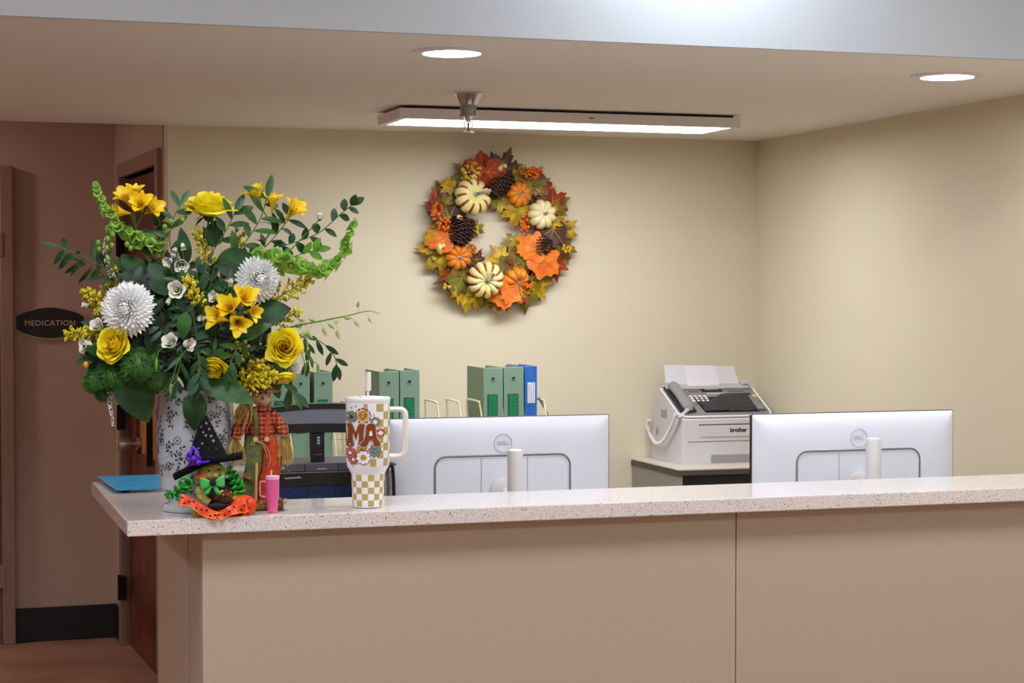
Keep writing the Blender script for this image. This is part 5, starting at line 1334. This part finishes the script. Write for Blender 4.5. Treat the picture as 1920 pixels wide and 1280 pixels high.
# lisianthus
def lis(u, v, dy, rpx, d, label, seed, op=.8, bud=False):
    P = G(u, v, dy); R = rpx*KG; D_ = rfu(*d); t = T('lisianthus', label, 'lisianthus', P); B = P-D_*R*.5; M = TR(B, D_); mb = MB(); rr = random.Random(seed)
    ls = [(3, .10, .85, .5, 0, .1), (4, .26, .95, .6, .1, .35)] + ([] if bud else [(5, .42, 1.0, .7, .25, .9)])
    for n, r0, L, w_, a0, a1 in ls:
        for k in range(n): petal(mb, M, 2*PI*k/n+rr.random()*.4+n, R*L, R*w_, R*r0, a0*op, a1*op*rr.uniform(.85, 1.15), 0, .18, .1, 6, 6, roll=.5)
    mb.ell((0, 0, R*.35), (R*.14, R*.14, R*.22), 1, M, nu=8, nv=5)
    mb.build('bloom', [m_lis, m_lisg], t, world=True, smooth=70)
    c = MB(); c.ell((0, 0, 0), (R*.3, R*.3, R*.25), 0, M, nu=10, nv=6)
    for k in range(5): a = 2*PI*k/5; c.leaf(M @ Vector((R*.2*math.cos(a), R*.2*math.sin(a), 0)), M.to_3x3() @ Vector((math.cos(a), math.sin(a), 1.2)), M.to_3x3() @ Vector((math.cos(a), math.sin(a), 0)), R*.8, R*.10, 0, .2)
    c.build('calyx', m_mdg, t, world=True); add_stem(t, B, .0013)
lis(331, 543, -.12, 19, (.0, .98, .1), 'round cream lisianthus facing the viewer with green heart, centre left of the bouquet', 1, 1.1)
lis(316, 564, -.11, 13, (-.3, .4, -.85), 'closed cream lisianthus hanging just below the round cream one', 2, .5, True)
lis(319, 641, -.13, 19, (-.2, .8, .4), 'cream lisianthus over the vase, left of a faded pinkish one', 3, .9)
lis(354, 645, -.13, 16, (.8, .5, -.1), 'faded pinkish cream lisianthus low in the middle of the bouquet', 4, .8)
lis(432, 531, -.07, 15, (.1, .6, .6), 'cream lisianthus bud just above the middle yellow cluster', 5, .5, True)
lis(378, 597, -.13, 14, (-.3, .85, .1), 'cream lisianthus bud touching the left side of the middle yellow cluster', 6, .5, True)
lis(402, 556, -.08, 15, (-.6, .7, .1), 'half open greyish lisianthus behind the middle yellow cluster', 7, .8)
lis(160, 572, -.03, 13, (-.7, .5, .3), 'small white lisianthus bud at the outer left above the sign', 8, .6, True)
lis(159, 552, -.02, 12, (-.3, .4, .8), 'pale green white bud at the outer left edge of the bouquet', 18, .5, True)
lis(182, 610, -.06, 16, (-.2, .8, .4), 'white lisianthus between the left goldenrod and the left yellow rose', 9, .9)
lis(160, 648, -.06, 19, (-.7, .5, .0), 'white lisianthus hanging at the far left under the goldenrod', 10, .9)
lis(551, 690, -.05, 16, (.7, .5, .2), 'greenish white lisianthus under the large right yellow rose', 11, .8)
lis(327, 470, -.03, 15, (-.2, .7, -.5), 'white lisianthus bell high in the bouquet under the top left leaf', 12, .5, True)
lis(343, 462, -.04, 14, (.3, .6, -.6), 'white lisianthus bell beside the tall centre stem', 13, .5, True)
lis(340, 497, -.05, 17, (.2, .8, -.3), 'cream ruffled lisianthus above the round cream one', 14, .9)
lis(315, 490, -.05, 13, (-.3, .8, -.2), 'small cream lisianthus left of the ruffled one', 15, .7)
lis(445, 425, .03, 13, (.2, .4, .8), 'pale lisianthus bud behind the upper right alstroemeria leaves', 16, .5, True)
lis(600, 405, .0, 13, (.1, .3, .9), 'white lisianthus bud pointing up on the upper right', 17, .5, True)
lis(562, 610, -.02, 13, (.7, .5, .1), 'white bud behind the large right yellow rose', 19, .6, True)
# goldenrod
def golden(P0, P1, width, n, label, seed, ball=2.0, dy=-.05):
    a, b = G(P0[0], P0[1], dy+.03), G(P1[0], P1[1], dy); t = T('goldenrod', label, 'goldenrod', b); rr = random.Random(seed); d = b-a; L = d.length; W_2 = width*KG*1.25; n = int(n*1.9)
    fl = MB(); st = MB().tube([a, a.lerp(b, .5), b], .0011, 5)
    nb = max(5, n//14); px_ = d.normalized()
    for k in range(nb):
        s = (k+.5)/nb; o = a.lerp(b, s); ang = k*2.4; pr = frame(px_) @ Vector((math.cos(ang), math.sin(ang), 0)); ln = W_2*(1-.6*s)*rr.uniform(.7, 1.1)
        e = o+(pr+px_*.7).normalized()*ln; st.tube([o, e], .0007, 4)
        for q in range(n//nb):
            w_ = o.lerp(e, rr.uniform(.25, 1.05))+Vector((rr.uniform(-1, 1), rr.uniform(-1, 1), rr.uniform(-1, 1)))*.0035
            r = ball*KG*rr.uniform(.6, 1.25); fl.ell(w_, (r, r, r*1.2), 0, nu=5, nv=4)
    fl.build('florets', m_gold, t, world=True, smooth=60); st.tube(stem_pts(a), .0013, 5); st.build('stem', m_stem, t, world=True)
golden((205, 620), (124, 628), 22, 190, 'goldenrod plume reaching left over the black sign', 1, 2.2, -.05)
golden((215, 600), (160, 545), 26, 200, 'goldenrod plume left of the large white chrysanthemum', 2, 2.2, -.03)
golden((200, 560), (218, 505), 18, 90, 'goldenrod sprig behind the large white chrysanthemum', 12, 2.0, .0)
golden((375, 575), (350, 522), 22, 150, 'goldenrod sprig just right of the round cream lisianthus', 3, 2.0, -.11)
golden((500, 570), (582, 522), 26, 190, 'goldenrod plume reaching right beside the right chrysanthemum', 4, 2.1, -.02)
golden((510, 610), (560, 582), 20, 110, 'short goldenrod sprig above the large right yellow rose', 5, 2.0, -.02)
golden((470, 700), (448, 645), 26, 180, 'goldenrod sprig left of the large right yellow rose', 6, 2.2, -.08)
golden((455, 670), (492, 722), 34, 330, 'dense goldenrod hanging over the scarecrow hat', 7, 2.3, -.075)
golden((470, 690), (452, 738), 28, 200, 'goldenrod hanging left of the scarecrow face', 17, 2.3, -.065)
golden((480, 690), (522, 710), 20, 150, 'goldenrod tip between the scarecrow hat and the drooping rose', 18, 2.3, -.07)
golden((395, 520), (372, 432), 26, 170, 'goldenrod standing behind the stem of the top rose', 8, 2.0, .02)
golden((440, 500), (450, 440), 22, 110, 'goldenrod between the top rose and the upper right leaves', 9, 2.0, .03)
golden((390, 560), (392, 480), 26, 150, 'goldenrod deep in the bouquet centre', 10, 1.8, .0)
golden((310, 560), (300, 480), 22, 120, 'goldenrod deep in the left of the bouquet', 11, 1.8, .0)
# bells of ireland
def bells(P, label, seed, n=24, r=11, dy=-.02):
    C = catmull([G(u, v, dy+o) for u, v, o in P], 10); t = T('bells_of_ireland', label, 'bells of ireland', C[-1]); rr = random.Random(seed); mb = MB(); N = len(C)-1
    st = MB().tube(C, .0018, 6).tube(stem_pts(C[0]), .002, 6); st.build('stem', m_brg, t, world=True)
    for i in range(n):
        k = (i+.3)/n*N; a = int(k); o = C[a].lerp(C[min(a+1, N)], k-a); tg = (C[min(a+1, N)]-C[max(a-1, 0)]).normalized(); th = i*2.1+rr.uniform(-.7, .7)
        q = frame(tg) @ Vector((math.cos(th), math.sin(th), rr.uniform(.1, .9))); q = (q+Vector((0, -.15, .0))).normalized(); R = r*KG*1.4*(1.0-.5*i/n)*rr.uniform(.6, 1.2)
        mb.lathe([(R*.12, 0), (R*.35, R*.35), (R*.60, R*.62), (R*.92, R*.74), (R*1.0, R*.70)], 10, 0, TR(o, q), rf=lambda a_, t_: 1+.07*t_*math.cos(5*a_), cap=(True, False))
        mb.ell(o+q*R*.5, (R*.2,)*3, 1, nu=6, nv=4)
    mb.build('bells', [m_bell, m_lisg], t, world=True, smooth=70)
bells([(262, 455, .02), (225, 425, .0), (200, 395, 0), (188, 370, 0), (180, 345, 0)], 'stem of bright green bells rising to the upper left of the bouquet', 1, 30, 9.5)
bells([(300, 470, .0), (270, 448, 0), (235, 432, 0), (206, 428, 0)], 'short stem of bright green bells below the upper left alstroemeria', 2, 16, 12)
bells([(480, 470, .0), (525, 485, -.0), (570, 500, -.01), (605, 508, -.02), (640, 480, -.02), (655, 450, -.02), (662, 415, -.02)], 'curved stem of bright green bells sweeping out to the right', 3, 34, 13, -.03)
# leafy branches
def branch(P, leaves, label, m, L, Wp, seed, dy=0.0, droop=.3, name='leaf_branch', cat='leafy branch', group=None, fold=.2, shape=1.0, tot=True):
    C = catmull([G(u, v, dy+o) for u, v, o in P], 8); t = T(name, label, cat, C[-1], group); rr = random.Random(seed); N = len(C)-1; mb = MB()
    for i in range(leaves):
        k = (i+.6)/leaves*N; a = min(int(k), N-1); o = C[a].lerp(C[a+1], k-a); tg = (C[a+1]-C[max(a-1, 0)]).normalized()
        sd = tg.cross(Vector((0, -1, 0))).normalized()*(1 if i % 2 else -1)
        d = (tg*rr.uniform(.35, .8)+sd*rr.uniform(.5, 1)+Vector((0, rr.uniform(-.6, .4), -droop*rr.random()))).normalized()
        mb.leaf(o, d, Vector((rr.uniform(-.5, .5), -1, rr.uniform(-.2, .8))), L*KG*rr.uniform(.8, 1.15), Wp*KG*rr.uniform(.85, 1.15), 0, rr.uniform(.2, .7), fold, shape)
    if tot: mb.leaf(C[-1], (C[-1]-C[-3]), Vector((0, -1, .5)), L*KG, Wp*KG, 0, .3, fold, shape)
    mb.build('leaves', m, t, world=True, smooth=60)
    MB().tube(C, .0012, 5).tube(stem_pts(C[0]), .0014, 5).build('stem', m_stem, t, world=True)
branch([(470, 490, 0), (520, 465, 0), (560, 452, 0), (600, 435, 0), (640, 400, 0), (660, 385, 0)], 15, 'glossy dark leaved branch reaching far to the upper right', m_dkg, 30, 15, 1, .02)
branch([(255, 520, 0), (205, 505, 0), (150, 478, 0), (118, 466, 0)], 11, 'dark narrow leaved branch reaching to the far left', m_dkg, 42, 10, 2, -.02, .9)
branch([(270, 560, 0), (220, 535, 0), (180, 505, 0), (150, 490, 0)], 9, 'narrow leaved branch hanging under the far left branch', m_dkg, 40, 9, 3, -.01, 1.0)
branch([(240, 670, 0), (205, 670, 0), (185, 672, 0)], 5, 'dark pointed leaves at the lower left edge of the bouquet', m_dkg, 42, 17, 4, -.06, .3)
branch([(330, 500, 0), (318, 450, 0), (325, 410, 0), (338, 385, 0)], 7, 'tall leafy sprig left of the top rose', m_mdg, 34, 12, 5, .0, .1)
branch([(440, 480, 0), (470, 440, 0), (490, 405, 0), (500, 370, 0)], 9, 'long green leaves under the upper right alstroemeria', m_mdg, 46, 15, 6, -.01, .2)
branch([(450, 500, 0), (500, 460, 0), (530, 425, 0), (545, 405, 0)], 9, 'green leaves below the right most alstroemeria bloom', m_dkg, 40, 14, 7, .01, .4)
branch([(400, 470, 0), (425, 430, 0), (440, 400, 0)], 6, 'leaves tucked against the right side of the top rose', m_mdg, 42, 15, 8, .0, .2)
branch([(500, 640, 0), (560, 632, 0), (600, 640, 0), (625, 665, 0), (632, 685, 0)], 8, 'drooping branch with dark leaves at the right of the bouquet', m_dkg, 30, 11, 9, -.01, 1.2)
branch([(500, 640, 0), (560, 628, 0), (580, 650, 0), (578, 680, 0)], 8, 'short drooping leafy branch under the budded spray', m_mdg, 28, 9, 10, -.02, 1.2)
branch([(430, 520, 0), (500, 500, 0), (560, 478, 0), (590, 470, 0)], 9, 'bright green leaves above the curved bell stem', m_brg, 34, 15, 11, .0, .3)
branch([(460, 640, 0), (440, 660, 0), (430, 690, 0)], 6, 'twisted green leaves in the middle over the nodding rose', m_mdg, 36, 12, 12, -.12, .8)
branch([(340, 650, 0), (338, 680, 0), (330, 715, 0)], 5, 'hanging green leaves over the vase rim at its left', m_blg, 38, 10, 13, -.12, 1.0)
branch([(370, 660, 0), (375, 690, 0), (372, 715, 0)], 6, 'hanging blue green leaves between the faded bloom and nodding rose', m_blg, 40, 12, 14, -.13, 1.0)
branch([(480, 700, 0), (530, 720, 0), (550, 735, 0)], 5, 'drooping green leaves over the scarecrow right side', m_mdg, 44, 15, 15, -.05, 1.2)
branch([(300, 470, 0), (290, 440, 0), (300, 415, 0)], 6, 'small leafy sprig under the upper left alstroemeria', m_dkg, 30, 11, 16, .02, .2)
# big leaves
def bigleaf(u, v, dy, L, Wp, d, n, label, m, curl=.5, shape=.8):
    P = G(u, v, dy); dd = rfu(*d); t = T('broad_leaf', label, 'leaf', P); b = P-dd*L*KG*.5
    MB().leaf(b, dd, rfu(*n), L*KG, Wp*KG, 0, curl, .18, shape, 12).build('blade', m, t, world=True, smooth=70)
    nn = rfu(*n); MB().tube([b+dd*L*KG*k+nn*.0012 for k in (0, .3)], .0008, 5).tube(stem_pts(b), .0013, 5).build('stem', m_stem, t, world=True)
bigleaf(446, 492, -.03, 84, 58, (.9, 0, .1), (.1, 1, .2), 'broad dark leaf lying behind the top rose stem', m_dkg)
bigleaf(400, 438, .02, 50, 40, (.1, .2, 1), (0, 1, .1), 'dark leaf right under the top rose', m_dkg)
bigleaf(505, 585, -.04, 80, 56, (.9, .2, .3), (.2, 1, .4), 'broad dark leaf right of the middle yellow cluster', m_dkg)
bigleaf(470, 620, -.08, 80, 34, (.8, .2, .45), (-.3, 1, .4), 'long green leaf rising right below the middle yellow cluster', m_mdg)
bigleaf(345, 610, -.14, 50, 26, (-.1, .3, -1), (.2, 1, .1), 'pointed green leaf hanging in the bouquet centre', m_mdg)
bigleaf(255, 740, -.09, 110, 72, (.5, .2, -.9), (.2, 1, .3), 'very broad dark leaf drooping left of the vase', m_dkg)
bigleaf(425, 728, -.11, 110, 52, (.9, .2, -.25), (.0, 1, .6), 'broad leaf lying across the vase rim below the nodding rose', m_mdg)
bigleaf(365, 770, -.105, 74, 44, (.0, .25, -1), (.1, 1, .1), 'dark leaf hanging down over the front of the vase', m_dkg)
bigleaf(345, 460, -.02, 70, 26, (-.1, .2, .9), (.2, 1, .1), 'upright dark leaf between the white bells and the top rose', m_dkg)
bigleaf(300, 520, -.03, 74, 50, (-.5, .1, .8), (.1, 1, .3), 'broad dark leaf above the round cream lisianthus', m_dkg)
bigleaf(248, 500, -.02, 66, 44, (-.6, .1, .7), (-.1, 1, .3), 'dark leaf above the large white chrysanthemum', m_dkg)
bigleaf(290, 640, -.10, 60, 40, (-.2, .3, -.9), (.1, 1, .3), 'dark leaf between the left yellow rose and the low cream blooms', m_dkg)
bigleaf(275, 450, .0, 60, 40, (-.4, .1, .9), (.2, 1, .2), 'blue green leaf left of the white bells', m_blg)
# orchid bud spray
C = catmull([G(u, v, -.03) for u, v in ((500, 628), (545, 613), (600, 602), (650, 592), (690, 583), (712, 588))], 6)
t = T('bud_spray', 'thin green spray of small buds reaching right towards the wall', 'flower spray', C[-1])
MB().tube(C, [.0022-.0015*i/(len(C)-1) for i in range(len(C))], 6).tube(stem_pts(C[0]), .0018, 6).build('stem', m_brg, t, world=True)
for (u, v, u2, v2, r) in ((578, 606, 566, 600, 4.5), (600, 604, 586, 600, 4), (610, 602, 620, 610, 4.5), (600, 603, 608, 620, 4.5), (625, 598, 633, 625, 4.5), (640, 595, 650, 596, 4.2), (640, 595, 632, 603, 3.4), (655, 592, 668, 606, 3.8), (668, 586, 671, 572, 3.5), (684, 584, 693, 599, 3.2), (570, 608, 580, 625, 4.5), (585, 607, 570, 624, 4)):
    a, b = G(u, v, -.03), G(u2, v2, -.04); mb = MB().tube(catmull([a, a.lerp(b, .5)+Vector((.004, 0, -.002)), b], 3), .0006, 4); d = (b-a).normalized()
    r *= 1.45; mb.lathe([(.0003, -r*KG), (r*KG*.55, -r*KG*.4), (r*KG*.62, r*KG*.4), (r*KG*.3, r*KG*1.3), (.0003, r*KG*1.9)], 8, 0, TR(b, d)); mb.build('bud', m_lisg, t, world=True)
# hanging thin buds
for (u, v, u2, v2, lb) in ((350, 655, 320, 722, 'thin hanging bud over the left of the vase rim'), (310, 650, 293, 675, 'short thin bud hanging left of the low cream blooms'), (575, 660, 596, 684, 'thin hanging bud at the right above the green binders'), (560, 625, 572, 682, 'drooping slender green bud at the right')):
    a, b = G(u, v, -.13 if u < 400 else -.03), G(u2, v2, -.14 if u < 400 else -.04); t = T('hanging_bud', lb, 'flower bud', b)
    MB().tube(catmull([a, a.lerp(b, .4)+Vector((-.006, -.004, .002)), b], 5), .0009, 5).tube(stem_pts(a), .0009, 5).build('stem', m_brg, t, world=True); MB().lathe([(.0004, .004), (.0032, -.002), (.0034, -.010), (.0010, -.020), (.0003, -.024)], 8, 0, TR(b)).build('bud', m_bell, t, world=True)
# white veronica spikes
def spike(P, label, seed, n, r, dy, wpx):
    C = catmull([G(u, v, dy) for u, v in P], 8); t = T('veronica_spike', label, 'flower spike', C[-1]); rr = random.Random(seed); mb = MB(); N = len(C)-1
    for i in range(n):
        k = rr.random()*N*.86; a = int(k); o = C[a].lerp(C[a+1], k-a); th = rr.uniform(0, 6.28); q = Vector((math.cos(th), math.sin(th), 0))*wpx*KG*(1-.75*k/N)*rr.uniform(.6, 1); mb.ell(o+q, (r*KG*rr.uniform(.6, 1.1),)*3, 0, nu=5, nv=4)
    mb.build('florets', m_ver, t, world=True); MB().tube(C, [wpx*KG*.5*(1-.8*i/N)+.0006 for i in range(N+1)], 6).tube(stem_pts(C[0]), .0012, 5).build('stem', m_mdg, t, world=True)
spike([(206, 700), (204, 735), (208, 770), (215, 815)], 'white flower spike hanging down at the lower left', 1, 260, 1.3, -.06, 6)
spike([(212, 520), (200, 490), (196, 460), (204, 432)], 'white flower spike curling up at the left edge of the bouquet', 2, 130, 1.3, -.04, 6)
# fuzzy green dianthus balls
def fuzz(u, v, dy, rpx, label, seed):
    P = G(u, v, dy); R = rpx*KG; t = T('green_dianthus', label, 'green dianthus', P); rr = random.Random(seed); mb = MB().ell(P, (R*.72,)*3, 0, nu=18, nv=12)
    n = 900
    for i in range(n):
        z = 1-2*(i+.5)/n; a = i*2.39996; s_ = math.sqrt(1-z*z); d = Vector((s_*math.cos(a)+rr.uniform(-.2, .2), s_*math.sin(a)+rr.uniform(-.2, .2), z+rr.uniform(-.2, .2))).normalized(); b = P+d*R*.62; e = P+d*R*rr.uniform(.9, 1.08)+Vector((rr.uniform(-1, 1), rr.uniform(-1, 1), rr.uniform(-1, 1)))*R*.07; sd = d.orthogonal().normalized()*R*.035
        mb.add([b-sd, b+sd, e], [(0, 1, 2)], 0)
    mb.build('bloom', m_fuz, t, world=True, smooth=0); add_stem(t, P+(HEART-P).normalized()*R*.8, .0018)
fuzz(262, 688, -.10, 38, 'largest fuzzy dark green ball left of the vase', 1)
fuzz(176, 716, -.06, 24, 'fuzzy green ball at the far lower left of the bouquet', 2)
fuzz(212, 708, -.07, 27, 'fuzzy green ball between the largest one and the outermost one', 3)
fuzz(290, 712, -.09, 26, 'fuzzy green ball right against the vase rim', 4)
fuzz(193, 738, -.05, 17, 'smallest fuzzy green ball, lowest at the left', 5)
# green berries
def bsprig(B, label, m, r, seed, dy=-.04):
    rr = random.Random(seed); P = [G(u, v, dy+rr.uniform(-.01, .01)) for u, v in B]; c = sum(P, Vector())/len(P)+Vector((.01, .01, -.02)); t = T('berry_sprig', label, 'berry sprig', c)
    st = MB().tube(stem_pts(c), .0012, 5)
    for q in P: MB().ell(q, (r*KG*.9, r*KG*.9, r*KG*1.15), 0, nu=12, nv=8).build('berry', m, t, world=True); st.tube([c, c.lerp(q, .5)+Vector((0, 0, .003)), q], .0008, 4)
    st.build('stem', m_stem, t, world=True)
bsprig([(202, 448), (211, 440), (209, 460), (200, 465), (202, 486), (184, 455), (186, 467)], 'sprig of green berries at the left below the green bells', m_ber, 5.0, 1)
bsprig([(238, 458), (245, 465), (320, 415), (342, 412), (309, 425)], 'loose sprig of green berries above the dark leaves', m_ber, 5.0, 2)
bsprig([(161, 684)], 'single orange berry among dark leaves at the lower left', m_orb, 5.5, 3, -.08)
# filling foliage: leafy sprigs fanning out of the vase mouth
rr = random.Random(42)
k_ = 0
for ring_, (sx, sz, cnt) in enumerate(((.92, .9, 34), (.66, .68, 24), (.36, .4, 12))):
    for i in range(cnt):
        a = PI*(-.12+1.24*(i+rr.uniform(-.3, .3)+.5)/cnt)
        u = 340+180*sx*math.cos(a)*rr.uniform(.85, 1.05); v = 655-175*sz*math.sin(a)*rr.uniform(.85, 1.05)+(12 if math.sin(a) < .2 else 0)
        dy = rr.uniform(-.06, .10)-.03*ring_
        st0 = (366+(u-366)*.35, 715+(v-715)*.35)
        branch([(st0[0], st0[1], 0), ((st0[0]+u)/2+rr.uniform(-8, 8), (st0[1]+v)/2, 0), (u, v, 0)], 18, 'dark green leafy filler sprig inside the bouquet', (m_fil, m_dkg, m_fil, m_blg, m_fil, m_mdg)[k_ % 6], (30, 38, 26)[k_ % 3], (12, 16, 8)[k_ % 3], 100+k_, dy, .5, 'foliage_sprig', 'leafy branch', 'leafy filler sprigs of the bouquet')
        k_ += 1
